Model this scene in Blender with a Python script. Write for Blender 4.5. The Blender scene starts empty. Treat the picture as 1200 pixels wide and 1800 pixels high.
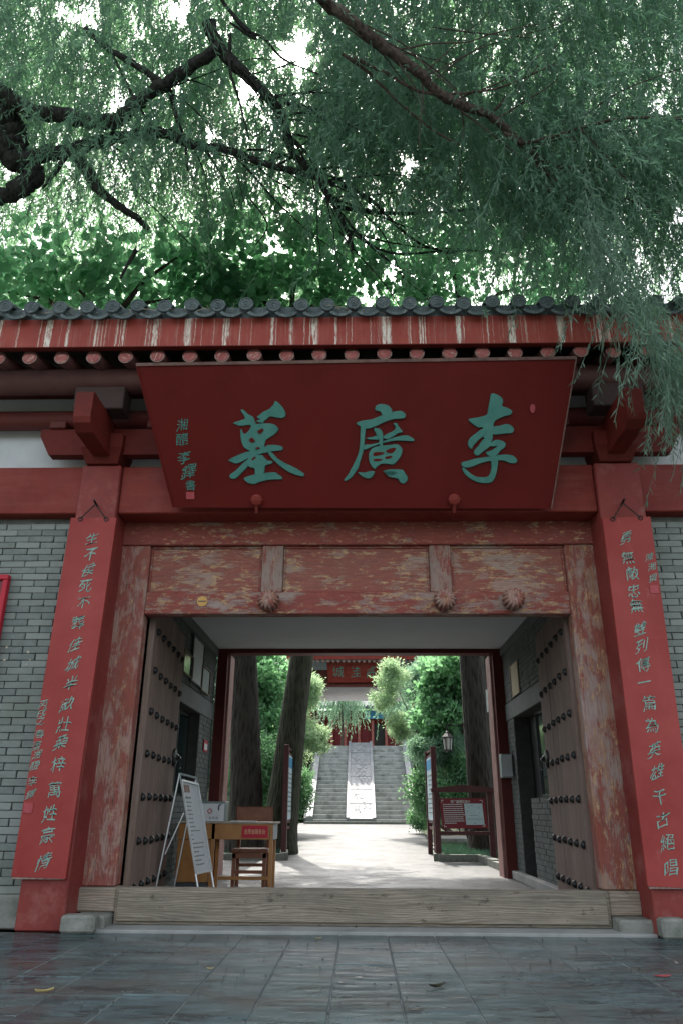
import bpy, bmesh, math, random
import numpy as np
from math import sin, cos, pi, radians
from mathutils import Vector, Matrix

random.seed(7)
RNG = np.random.default_rng(11)
scene = bpy.context.scene
COL = scene.collection

# ------------------------------------------------------------------ camera
FPX, YAW, PIT, ROLL = 1304.0, radians(-1.38), radians(21.8), radians(0.29)
CAM = np.array([0.0, 0.0, 0.96])
_f = np.array([sin(YAW) * cos(PIT), cos(YAW) * cos(PIT), sin(PIT)])
_r = np.array([cos(YAW), -sin(YAW), 0.0])
_u = np.cross(_r, _f)
_r = _r * cos(ROLL) + _u * sin(ROLL)
_u = np.cross(_r, _f)
cd = bpy.data.cameras.new('camera')
cam = bpy.data.objects.new('camera', cd)
COL.objects.link(cam)
cam.matrix_world = Matrix([[_r[0], _u[0], -_f[0], CAM[0]], [_r[1], _u[1], -_f[1], CAM[1]],
                           [_r[2], _u[2], -_f[2], CAM[2]], [0, 0, 0, 1]])
cd.sensor_fit = 'VERTICAL'
cd.sensor_height = 24.0
cd.lens = 24.0 * FPX / 1800.0
cd.clip_start = 0.05
cd.clip_end = 2000.0
scene.camera = cam

# ------------------------------------------------------------------ light
SUN_EL, SUN_AZ = radians(53.0), radians(-7.0)      # azimuth from +Y towards +X
world = bpy.data.worlds.new('World')
scene.world = world
world.use_nodes = True
wn, wl = world.node_tree.nodes, world.node_tree.links
wn.clear()
sky = wn.new('ShaderNodeTexSky')
sky.sky_type = 'NISHITA'
sky.sun_disc = False
sky.sun_elevation = SUN_EL
sky.sun_rotation = SUN_AZ
sky.air_density = 1.0
sky.dust_density = 4.0
sky.ozone_density = 1.0
hs = wn.new('ShaderNodeHueSaturation')
hs.inputs['Saturation'].default_value = 0.36
hs.inputs['Hue'].default_value = 0.47
bg = wn.new('ShaderNodeBackground')
bg.inputs['Strength'].default_value = 0.15
wo = wn.new('ShaderNodeOutputWorld')
wl.new(sky.outputs[0], hs.inputs['Color'])
wl.new(hs.outputs[0], bg.inputs['Color'])
wl.new(bg.outputs[0], wo.inputs['Surface'])
sd = bpy.data.lights.new('sun', 'SUN')
sd.energy = 2.0
sd.angle = radians(0.6)
sd.color = (1.0, 0.95, 0.86)
sun = bpy.data.objects.new('sun', sd)
COL.objects.link(sun)
_sd = Vector((sin(SUN_AZ) * cos(SUN_EL), cos(SUN_AZ) * cos(SUN_EL), sin(SUN_EL)))
sun.rotation_euler = _sd.to_track_quat('Z', 'Y').to_euler()
sun.location = (0, 30, 40)
scene.view_settings.view_transform = 'Standard'
scene.view_settings.look = 'None'
scene.view_settings.exposure = 1.85
scene.view_settings.gamma = 1.0
scene.view_settings.use_curve_mapping = False

# ------------------------------------------------------------------ pixel helpers (photo pixels -> points of the place)
def ray(px, py):
    return _f + _r * (px - 600.0) / FPX - _u * (py - 900.0) / FPX
def U(px, py, X=None, Y=None, Z=None, D=None):
    d = ray(px, py)
    if D is not None: t = D
    elif X is not None: t = (X - CAM[0]) / d[0]
    elif Y is not None: t = (Y - CAM[1]) / d[1]
    else: t = (Z - CAM[2]) / d[2]
    return CAM + d * t
def UP(px, py, o, n):
    d = ray(px, py)
    return CAM + d * (np.dot(np.array(o) - CAM, n) / np.dot(d, n))

# ------------------------------------------------------------------ glyphs (built first, while the scene is small)
GL = {}
def make_glyphs(chars, off=0.0):
    obs = []
    for ch in sorted(set(chars)):
        c = bpy.data.curves.new('glyph', 'FONT'); c.body = ch; c.size = 1.0; c.extrude = 0.02; c.offset = off
        c.resolution_u = 3; c.align_x = 'CENTER'; c.align_y = 'CENTER'
        o = bpy.data.objects.new('glyph', c); COL.objects.link(o); obs.append((ch, o, c))
    bpy.context.view_layer.update()
    dg = bpy.context.evaluated_depsgraph_get()
    for ch, o, c in obs:
        m = bpy.data.meshes.new_from_object(o.evaluated_get(dg))
        V = np.empty(len(m.vertices) * 3, np.float32); m.vertices.foreach_get('co', V); V = V.reshape(-1, 3)
        F = [tuple(p.vertices) for p in m.polygons]
        cx = (V[:, 0].max() + V[:, 0].min()) / 2; cy = (V[:, 1].max() + V[:, 1].min()) / 2
        V[:, 0] -= cx; V[:, 1] -= cy
        if len(V): GL[ch] = (V.astype(float), F)
        bpy.data.objects.remove(o); bpy.data.curves.remove(c); bpy.data.meshes.remove(m)
T_LEFT = '生不侯死不葬佳城半畝壯桑梓萬姓豪情'
T_RIGHT = '勇無敵忠無雙列傳一篇為英雄千古絕唱'
make_glyphs(T_LEFT + T_RIGHT + '丙戌之春書湘醴李鐸陳撰飞將佳城志愿者服务台李广墓景区简介急救箱印消防栓')

# ------------------------------------------------------------------ object helpers
WL = {}
def _loc(o):
    return WL[o.name]
def mesh_from(name, V, F, mat=None, smooth=False):
    me = bpy.data.meshes.new(name)
    if isinstance(F, np.ndarray):
        k = F.shape[1]; nf = len(F)
        me.vertices.add(len(V)); me.vertices.foreach_set('co', np.asarray(V, np.float32).ravel())
        me.loops.add(nf * k); me.loops.foreach_set('vertex_index', F.astype(np.int32).ravel())
        me.polygons.add(nf); me.polygons.foreach_set('loop_start', np.arange(0, nf * k, k, dtype=np.int32))
        me.update(calc_edges=True)
    else:
        me.from_pydata([tuple(v) for v in V], [], F)
        me.update()
    if smooth:
        me.polygons.foreach_set('use_smooth', [True] * len(me.polygons))
    if mat: me.materials.append(mat)
    return me
def mk(name, V, F, mat, parent=None, smooth=False, label=None, cat=None, group=None, kind=None):
    V = np.asarray(V, float)
    lo, hi = V.min(0), V.max(0)
    c = (lo + hi) / 2
    if parent is None: c[2] = lo[2]
    me = mesh_from(name, V - c, F, mat, smooth)
    o = bpy.data.objects.new(name, me); COL.objects.link(o)
    if parent is not None:
        o.parent = parent; o.location = c - _loc(parent)
    else: o.location = c
    WL[o.name] = c
    tag(o, label, cat, group, kind)
    return o
def inst(name, me, loc, parent=None, scale=(1, 1, 1), rot=(0, 0, 0)):
    o = bpy.data.objects.new(name, me); COL.objects.link(o)
    loc = np.asarray(loc, float)
    if parent is not None: o.parent = parent; o.location = loc - _loc(parent)
    else: o.location = loc
    o.scale = scale; o.rotation_euler = rot
    WL[o.name] = loc
    return o
def tag(o, label=None, cat=None, group=None, kind=None):
    if label: o['label'] = label
    if cat: o['category'] = cat
    if group: o['group'] = group
    if kind: o['kind'] = kind
    return o
def th(name, label, cat, loc, group=None):
    o = bpy.data.objects.new(name, None); COL.objects.link(o); o.location = loc
    o.empty_display_size = 0.2
    WL[o.name] = np.array(loc, float)
    return tag(o, label, cat, group)

class MB:
    def __init__(s): s.V = []; s.F = []
    def add(s, V, F):
        n = len(s.V); s.V.extend([tuple(v) for v in V]); s.F.extend([tuple(i + n for i in f) for f in F]); return s
    def box(s, x0, x1, y0, y1, z0, z1, c=0.0):
        if c <= 0:
            V = [(x, y, z) for z in (z0, z1) for y in (y0, y1) for x in (x0, x1)]
            F = [(0, 2, 3, 1), (4, 5, 7, 6), (0, 1, 5, 4), (2, 6, 7, 3), (0, 4, 6, 2), (1, 3, 7, 5)]
            return s.add(V, F)
        c = min(c, (x1 - x0) * .45, (y1 - y0) * .45, (z1 - z0) * .45)
        bm = bmesh.new(); bmesh.ops.create_cube(bm, size=1.0)
        for v in bm.verts:
            v.co = ((x0 + x1) / 2 + v.co.x * (x1 - x0), (y0 + y1) / 2 + v.co.y * (y1 - y0), (z0 + z1) / 2 + v.co.z * (z1 - z0))
        bmesh.ops.bevel(bm, geom=bm.edges[:], offset=c, segments=1, affect='EDGES', profile=0.5)
        bm.verts.index_update()
        s.add([v.co[:] for v in bm.verts], [[v.index for v in f.verts] for f in bm.faces]); bm.free()
        return s
    def hexa(s, P):      # 8 points: bottom 4 ccw, top 4 ccw
        return s.add(P, [(3, 2, 1, 0), (4, 5, 6, 7), (0, 1, 5, 4), (1, 2, 6, 5), (2, 3, 7, 6), (3, 0, 4, 7)])
    def bar(s, a, b, w, h=None, up=(0, 0, 1)):
        a = np.array(a, float); b = np.array(b, float); h = h or w
        d = (b - a) / np.linalg.norm(b - a); up = np.array(up, float)
        sd_ = np.cross(d, up)
        if np.linalg.norm(sd_) < 1e-4: sd_ = np.cross(d, (0, 1, 0))
        sd_ /= np.linalg.norm(sd_); u2 = np.cross(sd_, d)
        q = [(-1, -1), (1, -1), (1, 1), (-1, 1)]
        P = [a + sd_ * w / 2 * i + u2 * h / 2 * j for i, j in q] + [b + sd_ * w / 2 * i + u2 * h / 2 * j for i, j in q]
        return s.hexa(P)
    def tube(s, pts, rad, n=8, caps=True):
        pts = [np.array(p, float) for p in pts]
        if not hasattr(rad, '__len__'): rad = [rad] * len(pts)
        V = []; prev = None
        for i, p in enumerate(pts):
            d = pts[min(i + 1, len(pts) - 1)] - pts[max(i - 1, 0)]; d = d / (np.linalg.norm(d) + 1e-9)
            if prev is None:
                a = np.cross(d, (0, 0, 1)); 
                if np.linalg.norm(a) < 1e-3: a = np.cross(d, (0, 1, 0))
            else: a = prev - d * np.dot(prev, d)
            a = a / (np.linalg.norm(a) + 1e-9); prev = a; b = np.cross(d, a)
            for k in range(n):
                t = 2 * pi * k / n; V.append(p + (a * cos(t) + b * sin(t)) * rad[i])
        F = []
        for i in range(len(pts) - 1):
            for k in range(n):
                k2 = (k + 1) % n; F.append((i * n + k, i * n + k2, (i + 1) * n + k2, (i + 1) * n + k))
        if caps:
            F.append(tuple(range(n - 1, -1, -1))); m = (len(pts) - 1) * n; F.append(tuple(m + k for k in range(n)))
        return s.add(V, F)
    def lathe(s, prof, c, axis=(0, 0, 1), n=16, flute=0, fa=0.0):
        ax = np.array(axis, float); ax /= np.linalg.norm(ax)
        a = np.cross(ax, (0, 0, 1)) if abs(ax[2]) < .9 else np.cross(ax, (1, 0, 0)); a /= np.linalg.norm(a); b = np.cross(ax, a)
        c = np.array(c, float); V = []
        for r, h in prof:
            for k in range(n):
                t = 2 * pi * k / n; rr = r * (1 + fa * (abs(cos(flute * t / 2)) - .5)) if flute else r
                V.append(c + ax * h + (a * cos(t) + b * sin(t)) * rr)
        F = []
        for i in range(len(prof) - 1):
            for k in range(n):
                k2 = (k + 1) % n; F.append((i * n + k, i * n + k2, (i + 1) * n + k2, (i + 1) * n + k))
        F.append(tuple(range(n - 1, -1, -1))); m = (len(prof) - 1) * n; F.append(tuple(m + k for k in range(n)))
        return s.add(V, F)
    def prism(s, poly, f, t):     # poly 2D, f(x,y,h)->world, thickness t
        n = len(poly)
        V = [f(x, y, 0) for x, y in poly] + [f(x, y, t) for x, y in poly]
        F = [tuple(range(n - 1, -1, -1)), tuple(range(n, 2 * n))] + [(i, (i + 1) % n, n + (i + 1) % n, n + i) for i in range(n)]
        return s.add(V, F)
    def to(s, name, mat, parent=None, smooth=False, **k):
        return mk(name, s.V, s.F, mat, parent, smooth, **k)
def box(name, x0, x1, y0, y1, z0, z1, mat, parent=None, c=0.006, **k):
    return MB().box(x0, x1, y0, y1, z0, z1, c).to(name, mat, parent, **k)

def catmull(P, m=4):
    P = [np.array(p, float) for p in P]; n = len(P); out = []
    for i in range(n):
        p0, p1, p2, p3 = P[i - 1], P[i], P[(i + 1) % n], P[(i + 2) % n]
        for j in range(m):
            t = j / m
            out.append(.5 * ((2 * p1) + (-p0 + p2) * t + (2 * p0 - 5 * p1 + 4 * p2 - p3) * t * t + (-p0 + 3 * p1 - 3 * p2 + p3) * t ** 3))
    return out

def glyph(ch, o, u, v, n, size, mat, parent, jit=1.0, depth=.3, name='carved_character', sx=1.0):
    if ch not in GL: return None
    V, F = GL[ch]; V = V.copy()
    ph = random.uniform(0, 6)
    x, y = V[:, 0].copy(), V[:, 1].copy()
    V[:, 0] = (x + jit * (.05 * np.sin(3.4 * y + ph) + .10 * y + .02 * np.sin(14 * y + ph))) * sx
    V[:, 1] = y + jit * (.16 * x + .04 * np.sin(4.5 * x + ph) + .02 * np.sin(15 * x + 2 * ph))
    W = np.array(o)[None] + size * (V[:, :1] * u[None] + V[:, 1:2] * v[None]) + n[None] * (V[:, 2:3] * depth * size + 0.001)
    return mk(name, W, F, mat, parent)

# ------------------------------------------------------------------ materials
class NT:
    def __init__(s, name):
        s.m = bpy.data.materials.new(name); s.m.use_nodes = True
        s.n = s.m.node_tree.nodes; s.l = s.m.node_tree.links
        s.b = s.n['Principled BSDF']; s.out = s.n['Material Output']
        s.geo = s.n.new('ShaderNodeNewGeometry'); s.pos = s.geo.outputs['Position']; s._oi = None
    def oi(s):
        if not s._oi: s._oi = s.n.new('ShaderNodeObjectInfo')
        return s._oi.outputs['Random']
    def use_object(s):
        tc = s.n.new('ShaderNodeTexCoord'); a = s.n.new('ShaderNodeVectorMath'); a.operation = 'ADD'
        m = s.n.new('ShaderNodeMath'); m.operation = 'MULTIPLY'; s.l.new(s.oi(), m.inputs[0]); m.inputs[1].default_value = 31.0
        s.l.new(tc.outputs['Object'], a.inputs[0]); s.l.new(m.outputs[0], a.inputs[1]); s.pos = a.outputs[0]
    def sc(s, v, k):
        a = s.n.new('ShaderNodeVectorMath'); a.operation = 'MULTIPLY'; s.l.new(v, a.inputs[0])
        a.inputs[1].default_value = k if hasattr(k, '__len__') else (k, k, k); return a.outputs[0]
    def noise(s, k=5, detail=4, rough=.6, dist=0, vec=None):
        t = s.n.new('ShaderNodeTexNoise'); t.inputs['Scale'].default_value = 1.0
        t.inputs['Detail'].default_value = detail; t.inputs['Roughness'].default_value = rough; t.inputs['Distortion'].default_value = dist
        s.l.new(s.sc(vec or s.pos, k), t.inputs['Vector']); return t.outputs['Fac']
    def vor(s, k=5, feat='F1'):
        t = s.n.new('ShaderNodeTexVoronoi'); t.feature = feat; t.inputs['Scale'].default_value = 1.0
        s.l.new(s.sc(s.pos, k), t.inputs['Vector']); return t.outputs['Distance']
    def ramp(s, f, stops, interp='LINEAR'):
        r = s.n.new('ShaderNodeValToRGB'); r.color_ramp.interpolation = interp
        e = r.color_ramp.elements
        while len(e) > 1: e.remove(e[-1])
        for i, (p, c) in enumerate(stops):
            q = e[0] if i == 0 else e.new(p)
            q.position = p; c = c if hasattr(c, '__len__') else (c, c, c); q.color = (*c, 1)
        s.l.new(f, r.inputs[0]); return r.outputs[0]
    def mix(s, f, a, b, mode='MIX'):
        r = s.n.new('ShaderNodeMix'); r.data_type = 'RGBA'; r.blend_type = mode
        for i, v in ((0, f), (6, a), (7, b)):
            if isinstance(v, (int, float)): r.inputs[i].default_value = v if i == 0 else (v, v, v, 1)
            elif isinstance(v, tuple): r.inputs[i].default_value = (*v, 1)
            else: s.l.new(v, r.inputs[i])
        return r.outputs[2]
    def math(s, op, a, b=0.0):
        r = s.n.new('ShaderNodeMath'); r.operation = op
        for i, v in ((0, a), (1, b)):
            if isinstance(v, (int, float)): r.inputs[i].default_value = v
            else: s.l.new(v, r.inputs[i])
        return r.outputs[0]
    def xyz(s, v=None):
        r = s.n.new('ShaderNodeSeparateXYZ'); s.l.new(v or s.pos, r.inputs[0]); return r.outputs
    def bump(s, h, st=.3, d=.01):
        r = s.n.new('ShaderNodeBump'); r.inputs['Strength'].default_value = st; r.inputs['Distance'].default_value = d
        s.l.new(h, r.inputs['Height'])
        s.l.new(r.outputs[0], s.b.inputs['Normal']); return r.outputs[0]
    def set(s, col=None, rough=None, spec=None, metal=None):
        for k, v in (('Base Color', col), ('Roughness', rough), ('Specular IOR Level', spec), ('Metallic', metal)):
            if v is None: continue
            if isinstance(v, tuple): s.b.inputs[k].default_value = (*v, 1)
            elif isinstance(v, (int, float)): s.b.inputs[k].default_value = v
            else: s.l.new(v, s.b.inputs[k])
        return s.m

def plain(name, c1, c2=None, k=6, rough=.6, bump=.15, bk=60, spec=.4, metal=0, dirt=None, dk=2.5, dth=(.52, .7)):
    g = NT(name); c2 = c2 or tuple(x * .75 for x in c1)
    n = g.noise(k, 5, .65)
    col = g.ramp(n, [(.3, c2), (.7, c1)])
    if dirt: col = g.mix(g.ramp(g.noise(dk, 6, .7), [(dth[0], 0), (dth[1], 1)]), col, dirt)
    f = g.noise(bk, 3, .6)
    if bump: g.bump(f, bump, .004)
    r = g.ramp(f, [(.3, rough * .85), (.7, min(1, rough * 1.1))])
    return g.set(col, r, spec, metal)

def peel(name, ax, red=.45, ochre=.60, white=.66, tint=(.30, .215, .195), tint2=(.205, .125, .115), orange=0.0, redmix=.85):
    """old red paint worn to bare wood, beige primer showing along the torn edges; ax = grain direction"""
    g = NT(name)
    lo = [8.5, 8.5, 8.5]; lo[ax] = 3.4
    hi = [95.0, 95.0, 95.0]; hi[ax] = 4.5
    me = [24.0, 24.0, 24.0]; me[ax] = 9.0
    grain = g.noise(hi, 5, .65)
    n1 = g.noise(lo, 9, .74, .25)
    soft = g.noise([x * .6 for x in lo], 4, .6)
    wood = g.ramp(grain, [(.28, tint2), (.55, tint), (.8, tuple(min(1, x * 1.25) for x in tint))])
    wood = g.mix(g.ramp(soft, [(.38, 0), (.68, .55)]), wood, (.31, .255, .215))
    if orange > 0:
        lo2 = [8., 8., 8.]; lo2[ax] = 1.3
        wood = g.mix(g.ramp(g.math('ADD', g.noise(lo2, 7, .75), g.math('MULTIPLY', g.math('SUBTRACT', grain, .5), .3)), [(.47, 0), (.60, orange)]), wood, (.30, .135, .055))
    redc = g.ramp(g.noise(me, 6, .7), [(.25, (.16, .018, .012)), (.6, (.26, .042, .030)), (.85, (.32, .10, .075))])
    v = g.math('ADD', n1, g.math('MULTIPLY', g.math('SUBTRACT', grain, .5), .34))
    v = g.math('ADD', v, g.math('MULTIPLY', g.math('SUBTRACT', g.noise(1.1, 3, .5), .5), .42))
    m1 = g.ramp(v, [(red - .015, redmix), (red + .03, redmix * .45), (red + .12, 0)])
    col = g.mix(m1, wood, redc)
    n2 = g.noise(me, 9, .78, .3)
    edge = g.ramp(v, [(red - .02, 0), (red + .0, 1), (red + .05, 1), (red + .10, .1)])
    m2 = g.ramp(g.math('ADD', n2, g.math('MULTIPLY', edge, .075)), [(ochre, 0), (ochre + .025, 1)])
    col = g.mix(g.math('MULTIPLY', m2, .85), col, g.ramp(grain, [(.3, (.38, .21, .10)), (.7, (.60, .41, .24))]))
    n3 = g.noise([x * 1.5 for x in me], 9, .8, .2)
    m3 = g.ramp(n3, [(white, 0), (white + .02, 1)])
    col = g.mix(g.math('MULTIPLY', m3, .9), col, (.60, .54, .48))
    dark = g.ramp(g.noise(hi, 2, .5), [(.62, 0), (.70, .7)])
    col = g.mix(dark, col, (.08, .04, .035))
    h = g.math('ADD', g.math('MULTIPLY', grain, .7), g.math('SUBTRACT', m1, g.math('MULTIPLY', m2, .5)))
    g.bump(h, .7, .005)
    return g.set(col, .68, .22)

M = {}
def red_beam():
    g = NT('red_paint_on_beams')
    c = g.ramp(g.noise(1.8, 6, .68), [(.3, (.150, .018, .013)), (.7, (.235, .034, .025))])
    c = g.mix(g.ramp(g.noise((1.2, 5, 9), 7, .72), [(.48, 0), (.72, .4)]), c, (.27, .08, .062))
    c = g.mix(g.ramp(g.noise((16, 16, 3), 5, .7), [(.56, 0), (.72, .45)]), c, (.09, .018, .014))
    c = g.mix(g.ramp(g.noise(26, 6, .8), [(.715, 0), (.735, .8)]), c, (.42, .30, .25))
    c = g.mix(g.ramp(g.noise((3.5, 60, 60), 3, .6), [(.685, 0), (.70, .7)]), c, (.05, .012, .01))
    g.bump(g.noise((12, 40, 40), 5, .7), .25, .004)
    return g.set(c, g.ramp(g.noise(5, 4, .6), [(.3, .42), (.7, .68)]), .22)
M['red_wall'] = red_beam()
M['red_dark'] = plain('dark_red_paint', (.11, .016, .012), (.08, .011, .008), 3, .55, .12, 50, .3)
M['red_pink'] = plain('faded_red_column_paint', (.25, .045, .038), (.16, .026, .022), 1.9, .55, .25, 60, .25, dirt=(.31, .12, .105), dk=3.1, dth=(.52, .8))
def couplet_mat():
    g = NT('couplet_board_paint')
    c = g.ramp(g.noise(1.6, 5, .6), [(.3, (.255, .030, .027)), (.7, (.34, .056, .050))])
    c = g.mix(g.ramp(g.noise((9, 9, 4), 8, .75), [(.60, 0), (.72, .35)]), c, (.42, .20, .18))
    c = g.mix(g.ramp(g.noise(28, 6, .8), [(.70, 0), (.73, .8)]), c, (.50, .34, .30))
    g.bump(g.noise(45, 4, .6), .12, .003)
    return g.set(c, .48, .22)
M['couplet'] = couplet_mat()
M['plaque'] = plain('deep_red_plaque_lacquer', (.118, .0092, .007), (.096, .0072, .0055), 1.4, .5, .06, 50, .14, dirt=(.12, .018, .014), dk=3.5, dth=(.6, .8))
M['plaque_edge'] = plain('worn_plaque_edge', (.20, .12, .10), (.10, .04, .035), 9)
M['green'] = plain('jade_green_lettering', (.075, .235, .20), (.045, .17, .145), 7, .5, .3, 60, .35)
M['pale_green'] = plain('pale_green_lettering', (.30, .42, .37), (.12, .26, .22), 30, .55, .2, 80, .3)
M['red_eave_shade'] = plain('red_paint_eave_shade', (.15, .022, .017), (.11, .016, .012), 3, .6, .2, 40, .15, dirt=(.07, .014, .011), dk=4, dth=(.5, .8))  # deeper red for the brackets: shade under the eaves put into the colour
M['seal'] = plain('seal_red', (.42, .07, .08), (.30, .04, .05), 30)
M['white_plaster'] = plain('white_plaster', (.60, .62, .64), (.50, .52, .54), 3, .85, .08, 30, .2)
M['frame_h'] = peel('peeling_paint_horizontal_boards', 0, .49, .60, .68)
M['frame_panel'] = peel('peeling_paint_panels', 0, .485, .585, .655, (.34, .225, .185), (.21, .12, .095), 0, .72)
M['frame_rail'] = peel('peeling_paint_top_rail', 0, .56, .575, .68)
M['frame_v'] = peel('worn_pink_door_post', 2, .475, .64, .69, (.37, .235, .205), (.24, .135, .115), .35, .75)
M['frame_vr'] = peel('worn_orange_door_post', 2, .455, .61, .68, (.34, .245, .225), (.22, .14, .12), .7, .75)
M['mullion'] = peel('worn_mullion', 2, .42, .64, .70, (.26, .18, .155), (.17, .11, .095))
def threshold_mat(name, ca, cb, cc):
    g = NT(name)
    d = g.noise((.9, 6, 6), 3, .5)
    v = g.n.new('ShaderNodeVectorMath'); v.operation = 'ADD'
    sx = g.sc(g.pos, (1.8, 30, 30)); g.l.new(sx, v.inputs[0])
    cx = g.n.new('ShaderNodeCombineXYZ'); g.l.new(g.math('MULTIPLY', d, 3.6), cx.inputs[1]); g.l.new(g.math('MULTIPLY', d, 4.4), cx.inputs[2]); g.l.new(cx.outputs[0], v.inputs[1])
    w = g.n.new('ShaderNodeTexWave'); w.wave_type = 'BANDS'; w.bands_direction = 'Z'; w.inputs['Scale'].default_value = .55
    w.inputs['Distortion'].default_value = 1.2; w.inputs['Detail'].default_value = 3; g.l.new(v.outputs[0], w.inputs['Vector'])
    fine = g.noise((6, 160, 160), 3, .6)
    ringm = g.math('ADD', g.math('MULTIPLY', w.outputs['Fac'], .16), g.math('ADD', g.math('MULTIPLY', fine, .38), g.math('MULTIPLY', g.noise((1.6, 38, 38), 6, .68, .5), .46)))
    c = g.ramp(ringm, [(.28, ca), (.46, cb), (.66, cc)])
    c = g.mix(g.ramp(g.noise((1.6, 5, 5), 7, .72), [(.42, 0), (.68, .7)]), c, (.125, .115, .095))
    c = g.mix(g.ramp(g.noise((7, 14, 14), 6, .7), [(.60, 0), (.66, .65)]), c, (.05, .04, .03))
    g.bump(ringm, .6, .006)
    return g.set(c, .8, .25)
M['threshold'] = threshold_mat('weathered_threshold_timber', (.10, .080, .058), (.215, .178, .138), (.34, .29, .235))
M['jamb_foot'] = threshold_mat('weathered_jamb_foot_timber', (.13, .10, .075), (.27, .21, .16), (.40, .33, .28))
def door_mat():
    g = NT('old_brown_door_planks')
    grain = g.noise((90, 90, 3.5), 4, .62)
    c = g.ramp(grain, [(.25, (.10, .066, .052)), (.7, (.27, .185, .15))])
    c = g.mix(g.ramp(g.noise((8, 8, 1.2), 6, .7), [(.45, 0), (.7, .5)]), c, (.30, .225, .205))
    c = g.mix(g.oi(), g.mix(.35, c, (.05, .03, .03)), c)
    g.bump(grain, .4, .004)
    return g.set(c, .75, .25)
M['door'] = door_mat()
M['iron'] = plain('dark_iron_studs', (.035, .034, .034), (.02, .02, .02), 30, .42, .2, 90, .5, .6)
def brick_mat(name, a, b, c_, moss=(.12, .14, .10)):
    g = NT(name)
    r = g.oi()
    base = g.ramp(r, [(0, a), (.5, b), (1, c_)])
    n = g.noise(14, 6, .7)
    col = g.mix(g.ramp(n, [(.35, 0), (.75, .55)]), base, tuple(x * 1.45 for x in b))
    col = g.mix(g.ramp(g.noise(2.3, 5, .7), [(.5, 0), (.75, .6)]), col, moss)
    col = g.mix(g.ramp(g.noise(38, 5, .75), [(.68, 0), (.72, .8)]), col, tuple(x * .5 for x in a))
    g.bump(g.noise(55, 6, .75), .45, .006)
    return g.set(col, .85, .25)
M['brick'] = brick_mat('grey_green_brick', (.135, .15, .145), (.18, .20, .185), (.245, .26, .245))
M['brick_stuff'] = plain('grey_brick_courses', (.13, .14, .135), (.09, .10, .095), 7, .85, .4, 50, .25)
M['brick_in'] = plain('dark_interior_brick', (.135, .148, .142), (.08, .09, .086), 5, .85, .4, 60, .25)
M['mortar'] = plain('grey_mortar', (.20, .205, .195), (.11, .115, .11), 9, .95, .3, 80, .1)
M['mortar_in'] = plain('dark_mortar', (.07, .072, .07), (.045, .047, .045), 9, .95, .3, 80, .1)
M['paper'] = plain('lime_chip', (.5, .45, .34), (.42, .38, .3), 20)
def slate_mat():
    g = NT('wet_riven_slate')
    r = g.oi()
    base = g.ramp(r, [(0, (.022, .044, .052)), (.35, (.036, .068, .078)), (.7, (.062, .096, .098)), (1, (.030, .062, .078))])
    n = g.noise((3.2, 9, 3), 7, .7, .5)
    col = g.mix(g.ramp(n, [(.40, 0), (.62, .85)]), base, (.10, .155, .165))
    col = g.mix(g.ramp(g.noise((1.1, 2.0, 1), 6, .7), [(.48, 0), (.62, .75)]), col, (.075, .062, .056))
    col = g.mix(g.ramp(g.noise((2.6, 7, 2), 8, .75, .6), [(.535, 0), (.58, .85)]), col, (.016, .024, .027))
    wet = g.noise((.9, 2.2, 1), 5, .65)
    rough = g.ramp(wet, [(.42, .05), (.52, .14), (.64, .38)])
    lay = g.math('ADD', g.math('MULTIPLY', g.noise((3.5, 12, 3.5), 8, .72, .8), 1.0), g.math('MULTIPLY', g.noise((26, 60, 26), 4, .6), .16))
    g.bump(lay, .8, .022)
    return g.set(col, rough, .5)
M['slate'] = slate_mat()
M['joint'] = plain('pale_joint_sand', (.34, .35, .34), (.12, .13, .13), 6, .9, .3, 70, .2)
M['concrete'] = plain('pale_concrete', (.34, .34, .33), (.22, .225, .22), 2.6, .7, .2, 60, .3, dirt=(.13, .13, .125), dk=1.5, dth=(.55, .75))
def court_mat():
    g = NT('pale_courtyard_flagstones')
    b = g.n.new('ShaderNodeTexBrick'); b.offset = .5; g.l.new(g.pos, b.inputs['Vector'])
    b.inputs['Scale'].default_value = 1.0; b.inputs['Brick Width'].default_value = .95; b.inputs['Row Height'].default_value = .62
    b.inputs['Mortar Size'].default_value = .012; b.inputs['Mortar Smooth'].default_value = .3
    b.inputs['Color1'].default_value = (.104, .103, .103, 1); b.inputs['Color2'].default_value = (.122, .121, .120, 1); b.inputs['Mortar'].default_value = (.07, .07, .065, 1)
    c = g.mix(g.ramp(g.noise(1.3, 6, .7), [(.4, 0), (.75, .6)]), b.outputs['Color'], (.10, .10, .098))
    g.bump(g.noise(30, 5, .6), .25, .004)
    return g.set(c, g.ramp(g.noise(1.1, 4, .6), [(.35, .38), (.6, .7)]), .35)
M['court'] = court_mat()
M['stone'] = plain('weathered_grey_stone', (.27, .27, .245), (.13, .14, .12), 7, .85, .6, 40, .25, dirt=(.07, .08, .065), dk=5, dth=(.55, .7))
M['stair'] = plain('worn_stair_stone', (.44, .44, .43), (.28, .28, .27), 3, .8, .3, 30, .25, dirt=(.14, .145, .135), dk=2, dth=(.5, .7))
M['marble'] = plain('pale_marble', (.27, .275, .285), (.18, .185, .195), 2.4, .6, .2, 25, .35)
def tile_mat():
    g = NT('old_grey_roof_tile')
    c = g.ramp(g.noise(16, 6, .7), [(.3, (.038, .055, .062)), (.7, (.12, .15, .155))])
    c = g.mix(g.ramp(g.noise(24, 8, .78, .5), [(.56, 0), (.68, .8)]), c, (.36, .38, .36))
    c = g.mix(g.ramp(g.noise(9, 6, .7), [(.58, 0), (.7, .6)]), c, (.035, .05, .03))
    c = g.mix(g.math('MULTIPLY', g.oi(), .3), c, (.13, .16, .16))
    g.bump(g.noise(60, 6, .7), .6, .006)
    return g.set(c, .72, .35)
M['tile'] = tile_mat()
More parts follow.
